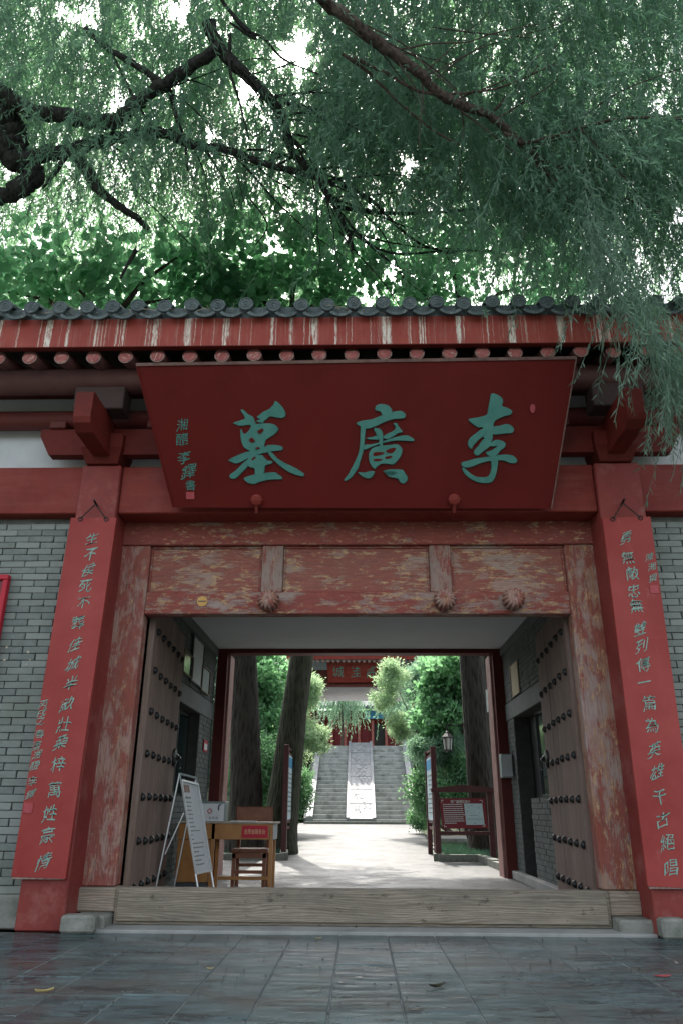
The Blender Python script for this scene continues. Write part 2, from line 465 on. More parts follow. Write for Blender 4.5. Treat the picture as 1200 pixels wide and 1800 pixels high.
def fascia_mat(z1, z0):
    g = NT('red_fascia_with_lime_runs')
    x, y, z = g.xyz()
    cx = g.n.new('ShaderNodeCombineXYZ'); g.l.new(x, cx.inputs[0])
    wob = g.math('MULTIPLY', g.math('SUBTRACT', g.noise((14, 1, 16), 3, .6), .5), .022)
    xw = g.math('ADD', x, wob)
    cw = g.n.new('ShaderNodeCombineXYZ'); g.l.new(xw, cw.inputs[0])
    clus = g.noise(5.5, 3, .55, vec=cw.outputs[0])
    line = g.noise(42, 5, .75, vec=cw.outputs[0])
    ln2 = g.noise(27, 2, .5, vec=cw.outputs[0])
    zz = g.math('DIVIDE', g.math('SUBTRACT', z1, z), z1 - z0)          # 0 at the top
    length = g.math('MULTIPLY', g.math('SUBTRACT', ln2, .15), 3.4)
    inlen = g.ramp(g.math('SUBTRACT', length, zz), [(.0, 0), (.08, 1)])
    a = g.ramp(g.math('ADD', line, g.math('MULTIPLY', g.math('SUBTRACT', clus, .5), 1.35)), [(.555, 0), (.635, 1)])
    a = g.math('MULTIPLY', a, inlen)
    brk = g.ramp(g.noise((38, 10, 11), 7, .8), [(.38, .08), (.52, 1)])
    a = g.math('MULTIPLY', a, brk)
    base = g.ramp(g.noise(3.0, 5, .6), [(.3, (.24, .034, .024)), (.7, (.33, .058, .042))])
    base = g.mix(g.ramp(g.noise((30, 10, 3), 5, .7), [(.5, 0), (.75, .4)]), base, (.33, .17, .13))
    col = g.mix(a, base, (.70, .64, .56))
    g.bump(g.math('ADD', a, g.math('MULTIPLY', g.noise(50, 3, .6), .3)), .3, .004)
    return g.set(col, .6, .3)
M['fascia'] = fascia_mat(5.72, 5.30)
def rafter_end_mat():
    g = NT('rafter_end_paint')
    g.use_object()
    c = g.ramp(g.noise(12, 5, .7), [(.35, (.26, .06, .055)), (.65, (.36, .11, .10))])
    c = g.mix(g.ramp(g.noise((60, 6, 9), 6, .75), [(.56, 0), (.62, .85)]), c, (.55, .45, .38))
    return g.set(c, .6, .3)
M['rafter_end'] = rafter_end_mat()
M['rafter'] = plain('rafter_red', (.105, .035, .03), (.06, .02, .018), 6, .65)
M['ring'] = plain('worn_rafter_rim', (.36, .26, .22), (.16, .07, .06), 30, .7)
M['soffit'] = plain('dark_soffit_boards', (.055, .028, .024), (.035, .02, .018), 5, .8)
M['ceiling'] = plain('grey_white_ceiling', (.52, .545, .56), (.47, .49, .505), 1.2, .9, .05, 30, .15)
M['dressed'] = plain('dark_dressed_stone', (.125, .135, .135), (.09, .10, .10), 4, .7, .25, 50, .3)
M['post_lit_side'] = plain('yard_lit_post_side', (.33, .19, .17), (.23, .12, .11), 4, .7, .2, 50, .25)  # paler post side: light from the courtyard put into the colour
M['black_metal'] = plain('black_window_frame', (.018, .022, .022), (.012, .014, .014), 10, .4, .05, 60, .5)
def glass_mat(name, tint, rough=.08):
    g = NT(name); c = g.ramp(g.noise(1.2, 3, .5), [(.3, tuple(x * .7 for x in tint)), (.7, tint)])
    return g.set(c, rough, .8)
M['glass'] = glass_mat('dark_window_glass', (.018, .035, .036), .06)
M['glass_frame'] = glass_mat('picture_glass', (.07, .085, .06), .12)
M['gilt'] = plain('brown_gilt_frame', (.14, .09, .035), (.07, .045, .02), 20)
M['cream'] = plain('cream_paper', (.52, .44, .30), (.46, .38, .26), 4, .8, .05)
M['dk_red_metal'] = plain('maroon_metal', (.085, .022, .024), (.06, .016, .018), 8, .5, .1)
M['maroon_panel'] = plain('maroon_sign_panel', (.16, .012, .022), (.14, .010, .018), 3, .4, .03)
M['white_paint'] = plain('white_paint', (.66, .68, .70), (.58, .60, .62), 6, .5, .05)
M['white_dim'] = plain('off_white_print', (.50, .52, .54), (.44, .46, .48), 6, .6, .03)
M['pale_blue'] = plain('pale_blue_print', (.42, .52, .56), (.36, .46, .52), 8, .5, .03)
M['blue'] = plain('blue_print', (.05, .24, .42), (.04, .2, .36), 8, .5, .03)
M['ink'] = plain('dark_ink', (.06, .065, .07), (.05, .05, .055), 8, .6, 0)
M['grey_ink'] = plain('grey_ink', (.17, .18, .19), (.14, .15, .16), 8, .6, 0)
M['aluminium'] = plain('brushed_aluminium', (.62, .63, .64), (.5, .51, .52), 20, .35, .1, 80, .5, .7)
M['desk_wood'] = plain('varnished_orange_desk', (.42, .20, .065), (.30, .13, .04), 5, .4, .1, 60, .4)
M['chair_wood'] = plain('reddish_chair_wood', (.27, .105, .055), (.19, .07, .04), 8, .45, .1, 60, .4)
M['desk_edge'] = plain('pale_desk_edge', (.42, .36, .28), (.30, .24, .18), 10, .5)
M['red_sign'] = plain('bright_red_paper', (.46, .015, .035), (.40, .012, .03), 5, .6, .03)
M['gold'] = plain('pale_gold_print', (.62, .47, .26), (.55, .40, .22), 10, .6, .03)
M['sticker'] = plain('orange_sticker', (.58, .33, .10), (.50, .26, .07), 25, .6)
M['metal_grey'] = plain('grey_green_metal_box', (.26, .31, .31), (.2, .25, .25), 5, .5)
M['grass'] = plain('grass_soil', (.035, .075, .025), (.06, .06, .035), 9, .95, .5, 60, .1)
M['earth'] = plain('garden_earth', (.075, .07, .05), (.035, .055, .025), .8, .95, .5, 20, .1)
M['leaf_dry'] = plain('fallen_yellow_leaf', (.55, .45, .18), (.35, .25, .10), 30, .6)
M['leaf_dark'] = plain('wet_dark_leaf', (.045, .045, .025), (.03, .03, .02), 30, .3)
M['lantern_glass'] = plain('milky_lantern_glass', (.62, .63, .62), (.55, .56, .55), 6, .3, 0)
def bark_mat(name, a, b, sz=9, moss=None):
    g = NT(name)
    r = g.noise((sz * 1.9, sz * 1.9, sz * .35), 6, .65, .6); v = g.vor((sz * 2.4, sz * 2.4, sz * .5))
    h = g.math('ADD', g.math('MULTIPLY', r, .8), g.math('MULTIPLY', v, .8))
    c = g.ramp(h, [(.35, a), (.85, b)])
    if moss: c = g.mix(g.ramp(g.noise(2.2, 5, .6), [(.42, 0), (.66, .7)]), c, moss)
    g.bump(h, .9, .05)
    return g.set(c, .9, .15)
M['bark'] = bark_mat('furrowed_dark_bark', (.010, .009, .008), (.048, .042, .038), 7)
M['bark_moss'] = bark_mat('mossy_bark', (.013, .013, .011), (.065, .062, .048), 8, (.038, .044, .026))
M['bark_willow'] = bark_mat('willow_bark', (.012, .013, .013), (.05, .048, .046), 9)
M['bark_brown'] = bark_mat('brown_willow_bark', (.03, .022, .02), (.105, .078, .068), 9)
def leaf_mat(name, a, b, c_, trans=.45, rough=.5, nk=.6):
    g = NT(name)
    ri = g.geo.outputs['Random Per Island']
    col = g.ramp(ri, [(0, a), (.5, b), (1, c_)])
    col = g.mix(g.ramp(g.noise(nk, 3, .6), [(.3, 0), (.7, .55)]), col, tuple(min(1, x * .62) for x in a))
    g.l.new(col, g.b.inputs['Base Color']); g.b.inputs['Roughness'].default_value = rough; g.b.inputs['Specular IOR Level'].default_value = .35
    t = g.n.new('ShaderNodeBsdfTranslucent'); tc = g.mix(.5, col, (b[0] * 1.5, b[1] * 1.6, b[2] * .9)); g.l.new(tc, t.inputs[0])
    ms = g.n.new('ShaderNodeMixShader'); ms.inputs[0].default_value = trans
    g.l.new(g.b.outputs[0], ms.inputs[1]); g.l.new(t.outputs[0], ms.inputs[2]); g.l.new(ms.outputs[0], g.out.inputs[0])
    return g.m
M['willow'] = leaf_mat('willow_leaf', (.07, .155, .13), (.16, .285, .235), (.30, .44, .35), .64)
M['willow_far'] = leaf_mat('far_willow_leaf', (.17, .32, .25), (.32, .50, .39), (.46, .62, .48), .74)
M['willow_front'] = leaf_mat('front_willow_leaf', (.10, .19, .155), (.16, .26, .21), (.27, .38, .31), .5, .45)
M['broad'] = leaf_mat('broad_leaf', (.075, .21, .15), (.17, .37, .265), (.33, .53, .40), .72, .4)
M['broad2'] = leaf_mat('broad_leaf_garden', (.11, .25, .16), (.18, .35, .22), (.28, .45, .30), .65, .4)
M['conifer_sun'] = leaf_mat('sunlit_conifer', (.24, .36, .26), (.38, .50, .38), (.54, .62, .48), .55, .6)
M['conifer'] = leaf_mat('blue_green_conifer', (.14, .26, .22), (.21, .34, .28), (.32, .44, .37), .55, .6)
M['hedge'] = leaf_mat('hedge_leaf', (.10, .22, .14), (.17, .32, .19), (.28, .43, .28), .55, .4)
M['dark_foliage'] = leaf_mat('deep_foliage', (.03, .075, .06), (.045, .10, .08), (.07, .13, .10), .35, .6)
# ------------------------------------------------------------------ ground and setting
def tri_grid(x0, x1, y0, y1, nx, ny, zf):
    xs = np.linspace(x0, x1, nx); ys = np.linspace(y0, y1, ny)
    V = [(x, y, zf(x, y)) for y in ys for x in xs]
    F = [(j * nx + i, j * nx + i + 1, (j + 1) * nx + i + 1, (j + 1) * nx + i) for j in range(ny - 1) for i in range(nx - 1)]
    return V, F
def gz(y): return max(0.0, min(.36, .017 * (y - 12.9)))
def hill(x, y):
    z = gz(y) - .03
    if y > 36: z = min(3.95, .33 + (y - 36) * .62)
    if abs(x) < 3.4 and y < 42.5: z = min(z, .28)
    return z if y > 7.4 else -.06
V, F = tri_grid(-300, 300, -300, 400, 2, 2, lambda x, y: -.07)
mk('ground', V, F, M['earth'], kind='structure')
ys = list(np.arange(12.4, 36, 2.0)) + list(np.arange(36, 44, .5)) + [46, 60, 90, 120]
xs = [-60, -30, -12, -6, -3.5, -3.3, 3.3, 3.5, 6, 12, 30, 60]
V = [(x, y, hill(x, y)) for y in ys for x in xs]
nx = len(xs)
F = [(j * nx + i, j * nx + i + 1, (j + 1) * nx + i + 1, (j + 1) * nx + i) for j in range(len(ys) - 1) for i in range(nx - 1)]
mk('garden_terrain', V, F, M['earth'], kind='structure')

fore = box('forecourt', -7, 7, -6, 6.93, -.075, -.006, M['joint'], None, 0, kind='structure')
# slabs of the forecourt: each its own piece, shared meshes
def slab_mesh(w, l, seed):
    r = random.Random(seed); bm = bmesh.new(); bmesh.ops.create_cube(bm, size=1)
    for v in bm.verts: v.co = (v.co.x * w + r.uniform(-.003, .003), v.co.y * l + r.uniform(-.003, .003), v.co.z * .04)
    bmesh.ops.bevel(bm, geom=[e for e in bm.edges if e.verts[0].co.z > 0 and e.verts[1].co.z > 0], offset=.005, segments=1, affect='EDGES')
    me = bpy.data.meshes.new('paving_slab'); bm.to_mesh(me); bm.free(); me.materials.append(M['slate']); return me
SW = .385
slabs = {}
ln = [.78, .62, .92]
for L in ln: slabs[L] = [slab_mesh(SW - .007, L - .007, k) for k in range(3)]
cnt = 0; extra = MB()
for i in range(-15, 16):
    y = 6.925; k = (i * 7) % 3
    first = True
    while y > .5:
        L = ln[k % 3]; k += 1 + (i % 2)
        if first: L = [.62, .92, .78][abs(i * 5) % 3]
        first = False
        xc, yc = i * SW + .03, y - L / 2
        vis = abs(xc) < .48 * yc + .4 and yc > 3.3
        if vis and cnt < 300:
            inst('paving_slab', random.choice(slabs[L]), (xc, yc, -.0195 + random.uniform(-.0015, .0015)), fore, rot=(random.uniform(-.003, .003), random.uniform(-.003, .003), 0)); cnt += 1
        elif yc > 1.5:
            extra.box(xc - SW / 2 + .004, xc + SW / 2 - .004, yc - L / 2 + .004, yc + L / 2 - .004, -.05, 0)
        y -= L
extra.to('paving_slab', M['slate'], fore, kind='stuff')

strip = box('concrete_strip', -2.46, 2.42, 6.93, 7.6, -.05, .022, M['concrete'], None, .006, kind='structure')
box('passage_floor', -2.36, 2.36, 7.6, 12.9, -.05, .006, M['court'], None, 0, kind='structure')
V = [(-2.3, 12.9, .004), (2.3, 12.9, .004), (2.9, 36, .362), (-2.9, 36, .362)]
V = [(-7, 12.9, .0), (7, 12.9, .0), (7, 16, .052), (-7, 16, .052)]
MB().add([(-7, 12.9, .006), (7, 12.9, .006), (7, 15.4, .046), (-7, 15.4, .046)], [(0, 1, 2, 3)]).to('courtyard_paving', M['court'], kind='structure')
MB().add([(-1.45, 15.4, .046), (1.5, 15.4, .046), (2.5, 34.6, .374), (-2.6, 34.6, .374)], [(0, 1, 2, 3)]).to('courtyard_path', M['court'], kind='structure')
MB().add([(-6, 24.5, .21), (-1.95, 24.5, .21), (-1.98, 21.2, .145), (-6, 21.2, .145)][::-1], [(0, 1, 2, 3)]).to('side_path', M['court'], kind='structure')
MB().add([(2.0, 24.5, .21), (7, 24.5, .21), (7, 21.0, .142), (1.95, 21.0, .142)][::-1], [(0, 1, 2, 3)]).to('side_path', M['court'], kind='structure')

# ------------------------------------------------------------------ gatehouse
gate = th('gatehouse', 'large red timber gatehouse with grey tiled eaves, peeling door frame and open studded doors', 'gatehouse', (0, 7.2, 0))
colL = box('column', -2.87, -2.46, 6.95, 7.4, 0, 4.277, M['red_pink'], gate, .012)
colR = box('column', 2.42, 2.87, 6.95, 7.4, 0, 4.277, M['red_pink'], gate, .012)
for x0, x1 in ((-6, -2.873), (-2.457, 2.417), (2.873, 6)):
    box('lintel_beam', x0, x1, 7.0, 7.28, 3.756, 4.28, M['red_wall'], gate, .01)
box('plaster_panel', -6, 6, 7.22, 7.36, 4.283, 5.34, M['white_plaster'], gate, 0)
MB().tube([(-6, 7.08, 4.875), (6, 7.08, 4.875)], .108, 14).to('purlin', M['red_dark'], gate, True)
MB().tube([(-6, 6.72, 5.140), (6, 6.72, 5.140)], .14, 16).to('purlin', M['rafter'], gate, True)
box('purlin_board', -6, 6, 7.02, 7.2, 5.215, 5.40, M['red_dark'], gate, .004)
for cx in (-2.66, 2.64):
    # bracket set: block, arm, beam head
    m = MB(); s = -1
    m.hexa([(cx - .165, 6.92, 4.283), (cx + .165, 6.92, 4.283), (cx + .165, 7.3, 4.283), (cx - .165, 7.3, 4.283),
            (cx - .215, 6.85, 4.43), (cx + .215, 6.85, 4.43), (cx + .215, 7.3, 4.43), (cx - .215, 7.3, 4.43)])
    m.box(cx - .215, cx + .215, 6.85, 7.3, 4.43, 4.6, .006)
    m.to('bracket_block', M['red_eave_shade'], gate)
    w = .70; z0, z1 = 4.39, 4.69; y0, y1 = 6.93, 7.05
    poly = [(-w, z1), (-w, z0 + .22), (-w + .12, z0), (w - .12, z0), (w, z0 + .22), (w, z1)]
    MB().prism(poly, lambda x, z, t: (cx + x, y0 + t, z), y1 - y0).to('bracket_arm', M['red_eave_shade'], gate)
    for sx in (-1, 1):
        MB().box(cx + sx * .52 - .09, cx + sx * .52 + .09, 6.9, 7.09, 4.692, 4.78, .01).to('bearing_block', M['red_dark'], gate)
    pr = [(7.2, 4.35), (6.36, 4.35), (6.27, 4.41), (6.25, 4.47), (6.25, 4.73), (6.27, 4.75), (7.2, 4.75)]
    MB().prism(pr, lambda y, z, t: (cx - .085 + t, y, z), .17).to('beam_head', M['red_eave_shade'], gate)
    MB().box(cx - .26, cx + .26, 6.60, 6.84, 4.753, 5.015, .01).to('purlin_cushion', M['soffit'], gate)  # soffit's dark colour stands in for the eave shade on the cushion

# rafters, each with its end face
rm = MB().tube([(0, 0, 0), (0, 1.5, .45)], .074, 12); raf_me = mesh_from('rafter', rm.V, rm.F, M['rafter'], True)
rr = MB().lathe([(.074, 0), (.076, -.003), (.063, -.0045)], (0, 0, 0), (0, 1, .0), 14); 
ring_me = mesh_from('rafter_rim', rr.V, rr.F, M['ring'])
re_ = MB().lathe([(.064, 0), (.062, -.006), (.02, -.0075)], (0, 0, 0), (0, 1, 0), 14)
end_me = mesh_from('rafter_end', re_.V, re_.F, M['rafter_end'])
for i in range(-15, 16):
    x = .27 + i * .3285; z = 5.236 + .0015 * i + random.uniform(-.004, .004)
    r = inst('rafter', raf_me, (x, 6.38 + random.uniform(-.01, .01), z), gate)
    inst('rafter_rim', ring_me, WL[r.name] + (0, -.0, 0), r)
    inst('rafter_end', end_me, WL[r.name] + (0, -.003, 0), r, rot=(0, random.uniform(0, 6), 0))
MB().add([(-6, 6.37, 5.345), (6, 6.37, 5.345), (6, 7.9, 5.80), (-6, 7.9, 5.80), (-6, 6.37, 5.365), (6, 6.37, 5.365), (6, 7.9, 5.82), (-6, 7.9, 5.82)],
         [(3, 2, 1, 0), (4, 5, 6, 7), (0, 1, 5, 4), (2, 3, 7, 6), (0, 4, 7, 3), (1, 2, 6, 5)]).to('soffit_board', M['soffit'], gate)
box('fascia_board', -6, 6, 6.325, 6.362, 5.302, 5.65, M['fascia'], gate, .004)
box('fascia_drip_edge', -6, 6, 6.30, 6.366, 5.289, 5.30, M['red_eave_shade'], gate, .002)
# roof deck
SL = .42
def roofz(y): return 5.72 + (y - 6.3) * SL
m = MB(); m.hexa([(-6, 6.34, roofz(6.34) - .085), (6, 6.34, roofz(6.34) - .085), (6, 9.9, roofz(9.9)), (-6, 9.9, roofz(9.9)),
                  (-6, 6.34, roofz(6.34) + .05), (6, 6.34, roofz(6.34) + .05), (6, 9.9, roofz(9.9) + .05), (-6, 9.9, roofz(9.9) + .05)])
m.hexa([(-6, 9.9, roofz(9.9)), (6, 9.9, roofz(9.9)), (6, 13.3, roofz(9.9) - 3.4 * SL), (-6, 13.3, roofz(9.9) - 3.4 * SL),
        (-6, 9.9, roofz(9.9) + .05), (6, 9.9, roofz(9.9) + .05), (6, 13.3, roofz(9.9) - 3.4 * SL + .05), (-6, 13.3, roofz(9.9) - 3.4 * SL + .05)])
m.to('roof_deck', M['tile'], gate)
box('roof_ridge', -6, 6, 9.75, 10.05, roofz(9.9) + .04, roofz(9.9) + .42, M['tile'], gate, .03)
TP = .277
# cap tile run: half pipe with a disc end; pan tile: trough with a hanging lip
m = MB(); n = 10; Lr = 3.7
segs = 9
for s_ in range(segs):
    ya, yb = s_ * Lr / segs, (s_ + 1) * Lr / segs + .01
    V = []
    for yy, rad in ((ya, .074), (yb, .066)):
        for k in range(n + 1):
            t = pi * k / n; V.append((rad * cos(t), yy, yy * SL + rad * sin(t)))
    F = [(k, k + 1, n + 2 + k, n + 1 + k) for k in range(n)] + [tuple(range(n, -1, -1))]
    m.add(V, F)
cap_me = mesh_from('cap_tile', m.V, m.F, M['tile'])
m = MB().lathe([(.066, .012), (.075, .010), (.078, -.004), (.074, -.014), (.064, -.015), (.058, -.008), (.040, -.008), (.037, -.014), (.028, -.014), (.025, -.007), (.012, -.008), (.009, -.016), (.002, -.016)], (0, 0, .01), (0, 1, 0), 18)
disc_me = mesh_from('tile_end_disc', m.V, m.F, M['tile'])
m = MB(); n = 9
def trough(y0, y1, ra, rb, dz0=0):
    V = []
    for yy in (y0, y1):
        for rad in (ra, rb):
            for k in range(n + 1):
                t = pi * (1.22 + .56 * k / n); V.append((rad * cos(t), yy, yy * SL + .075 + rad * sin(t) * .95 + dz0))
    q = n + 1
    F = []
    for k in range(n):
        F += [(k, k + 1, 2 * q + k + 1, 2 * q + k), (q + k + 1, q + k, 3 * q + k, 3 * q + k + 1), (k + 1, k, q + k, q + k + 1), (2 * q + k, 2 * q + k + 1, 3 * q + k + 1, 3 * q + k)]
    F += [(0, 2 * q, 3 * q, q), (n, q + n, 3 * q + n, 2 * q + n)]
    return V, F
for s_ in range(10):
    V, F = trough(s_ * .37 - .03, s_ * .37 + .36, .120 - .004, .134 - .004, -.004 * (s_ % 2)); m.add(V, F)
V, F = trough(-.055, -.035, .112, .147); m.add(V, F)
pan_me = mesh_from('pan_tile', m.V, m.F, M['tile'])
for i in range(-16, 17):
    x = -.028 + i * TP + random.uniform(-.008, .008)
    y = 6.26 + random.uniform(-.012, .012); z = roofz(y) + .055 + random.uniform(-.006, .006)
    o = inst('cap_tile', cap_me, (x, y, z), gate, rot=(0, random.uniform(-.03, .03), random.uniform(-.006, .006)))
    inst('tile_end_disc', disc_me, WL[o.name], o, rot=(random.uniform(-.05, .05), random.uniform(0, 6), 0))
    inst('pan_tile', pan_me, (x + TP / 2, y + .02, z - .085 + random.uniform(-.008, .008)), gate, rot=(0, random.uniform(-.05, .05), random.uniform(-.01, .01)))

# ---- door frame
frame = th('x', None, None, (0, 7.3, 0)); bpy.data.objects.remove(frame); 
ZT = .306
tb = MB()
bm = bmesh.new(); bmesh.ops.create_cube(bm, size=1)
for v in bm.verts: v.co = (.009 + v.co.x * 4.27, 7.28 + v.co.y * .17, .166 + v.co.z * .28)
bmesh.ops.bevel(bm, geom=[e for e in bm.edges if (e.verts[0].co.y < 7.28 and e.verts[1].co.y < 7.28)], offset=.03, segments=3, affect='EDGES')
bm.verts.index_update(); tb.add([v.co[:] for v in bm.verts], [[v.index for v in f.verts] for f in bm.faces]); bm.free()
tb.to('threshold', M['threshold'], gate)
for x0, x1, q in ((-2.49, -2.168, -1), (2.125, 2.43, 1)):
    post = 'frame_v' if q < 0 else 'frame_vr'
    box('door_post', x0, x1, 7.30, 7.47, ZT + .002, 3.51, M[post], gate, .012)
    xa, xb = (x0 + .003, -2.128) if q < 0 else (2.146, x1 - .003)
    box('post_foot', xa, xb, 7.24, 7.47, .115, ZT, M['jamb_foot'], gate, .012)
    xa, xb = (-2.60, -2.14) if q < 0 else (2.15, 2.55)
    MB().box(xa + (.17 if q < 0 else 0), xb, 7.0 if q < 0 else 7.02, 7.62, .0, .114, .018).to('pivot_stone', M['stone'], gate)
box('pivot_stone_block', 2.42, 2.62, 6.80, 6.945, 0, .15, M['stone'], gate, .02)
box('pivot_stone_block', -2.455, -2.17, 6.84, 6.995, 0, .135, M['stone'], gate, .02)
box('top_rail', -2.49, 2.43, 7.295, 7.47, 3.515, 3.90, M['frame_rail'], gate, .008)
box('lower_rail', -2.165, 2.122, 7.305, 7.45, 2.78, 3.006, M['frame_h'], gate, .008)
for x0, x1 in ((-.995, -.777), (.732, .953)):
    box('mullion', x0, x1, 7.315, 7.44, 3.009, 3.512, M['mullion'], gate, .008)
for x0, x1 in ((-2.164, -.998), (-.774, .729), (.956, 2.121)):
    f = box('panel', x0, x1, 7.365, 7.40, 3.01, 3.511, M['frame_panel'], gate, 0)
    mo = MB(); w = .02
    mo.box(x0, x1, 7.345, 7.363, 3.49, 3.511, .004); mo.box(x0, x1, 7.345, 7.363, 3.01, 3.03, .004)
    mo.box(x0, x0 + w, 7.345, 7.363, 3.032, 3.488, .004); mo.box(x1 - w, x1, 7.345, 7.363, 3.032, 3.488, .004)
    mo.to('panel_moulding', M['frame_h'], f)
# melon-shaped door pins
for px, py in ((471, 1053), (782, 1052), (904, 1050)):
    c = U(px, py, Y=7.14)
    m = MB().lathe([(.078, 0.16), (.094, .12), (.100, .06), (.096, .02), (.080, -.015), (.045, -.035), (.012, -.030), (.004, -.022)], (c[0], c[1], c[2] - .0), (0, 1, 0), 56, flute=14, fa=.30)
    m.to('door_pin', M['frame_v'], gate, True)
c = U(356, 1057, Y=7.30)
st = MB().lathe([(.055, 0), (.055, -.004), (.02, -.0045)], c, (0, 1, 0), 8).to('paper_sticker', M['sticker'], gate)
box('printed_line', c[0] - .042, c[0] + .042, 7.2935, 7.2949, c[2] - .006, c[2] + .006, M['ink'], st, 0)

# ---- open door leaves: planks with iron studs
leafs = (((-2.13, 7.52), (-2.255, 9.42), 1), ((2.13, 7.52), (2.28, 9.46), -1))
stud = MB().lathe([(.040, 0), (.038, .010), (.031, .026), (.018, .036), (.003, .040)], (0, 0, 0), (1, 0, 0), 12)
stud_me = mesh_from('iron_stud', stud.V, stud.F, M['iron'], True)
for (xa, ya), (xb, yb), q in leafs:
    d = np.array([xb - xa, yb - ya]); L = np.linalg.norm(d); d /= L; nrm = np.array([d[1] * q, -d[0] * q])    # towards the passage
    lf = th('door_leaf', None, None, (xa, ya, 0)); lf.parent = gate; lf.location = np.array([xa, ya, .06]) - WL[gate.name]; WL[lf.name] = np.array([xa, ya, .06])
    npk = 6
    for k in range(npk):
        a, b = k * L / npk + .003, (k + 1) * L / npk - .003
        t = .03 + random.uniform(-.002, .002)
        P = []
        for z in (.06, 3.0):
            for s, o_ in ((a, -t), (b, -t), (b, t), (a, t)):
                P.append((xa + d[0] * s + nrm[0] * o_, ya + d[1] * s + nrm[1] * o_, z))
        MB().hexa(P if q > 0 else [P[i] for i in (3, 2, 1, 0, 7, 6, 5, 4)]).to('plank', M['door'], lf)
    ang = math.atan2(nrm[1], nrm[0])
    for rz in (.27, .66, 1.06, 1.46, 1.86, 2.27, 2.68):
        for k in range(6):
            s = (k + .5) * L / 6
            inst('iron_stud', stud_me, (xa + d[0] * s + nrm[0] * .033, ya + d[1] * s + nrm[1] * .033, rz + random.uniform(-.006, .006)), lf, rot=(0, 0, ang))
    s = L - .12
    c = np.array([xa + d[0] * s + nrm[0] * .04, ya + d[1] * s + nrm[1] * .04, 1.52])
    ring = MB().lathe([(.11, 0), (.105, .015), (.05, .03), (.02, .06)], c, (nrm[0], nrm[1], 0), 12)
    ring.tube([c + np.array([nrm[0] * .07 + d[0] * .055 * sin(t), nrm[1] * .07 + d[1] * .055 * sin(t), -.06 + .065 * cos(t)]) for t in np.linspace(0, 2 * pi, 14)], .008, 6)
    ring.to('ring_handle', M['iron'], lf)

# ---- passage interior
box('passage_ceiling', -2.36, 2.36, 7.62, 12.3, 3.43, 3.5, M['ceiling'], gate, 0)
box('rear_header', -2.4, 2.4, 12.302, 12.55, 3.36, 3.75, M['red_dark'], gate, .006)
def brick_wall_part(xf, q, y0, y1, z0, z1, holes, name='brick_course'):
    """interior wall with its face at x=xf looking towards -q; joined brick faces"""
    m = MB(); bk = MB(); p = .068; r = 0; z = z0
    while z + p * .6 < z1:
        y = y0 - (.13 if r % 2 else 0)
        while y < y1:
            a, b = max(y, y0), min(y + .25, y1); y += .26
            if b - a < .04: continue
            zc, yc = z + p / 2, (a + b) / 2
            segs = [(a, b)]
            for h in holes:
                if h[2] < zc < h[3]:
                    ns = []
                    for s0, s1 in segs:
                        if s1 <= h[0] or s0 >= h[1]: ns.append((s0, s1)); continue
                        if s0 < h[0]: ns.append((s0, h[0]))
                        if s1 > h[1]: ns.append((h[1], s1))
                    segs = ns
            for a_, b_ in segs:
                if b_ - a_ < .03: continue
                o = random.uniform(0, .006)
                if q < 0: m.box(xf - .05, xf + .004 + o, a_ + .004, b_ - .004, z + .004, z + p - .004)
                else: m.box(xf - .004 - o, xf + .05, a_ + .004, b_ - .004, z + .004, z + p - .004)
        z += p; r += 1
    return m
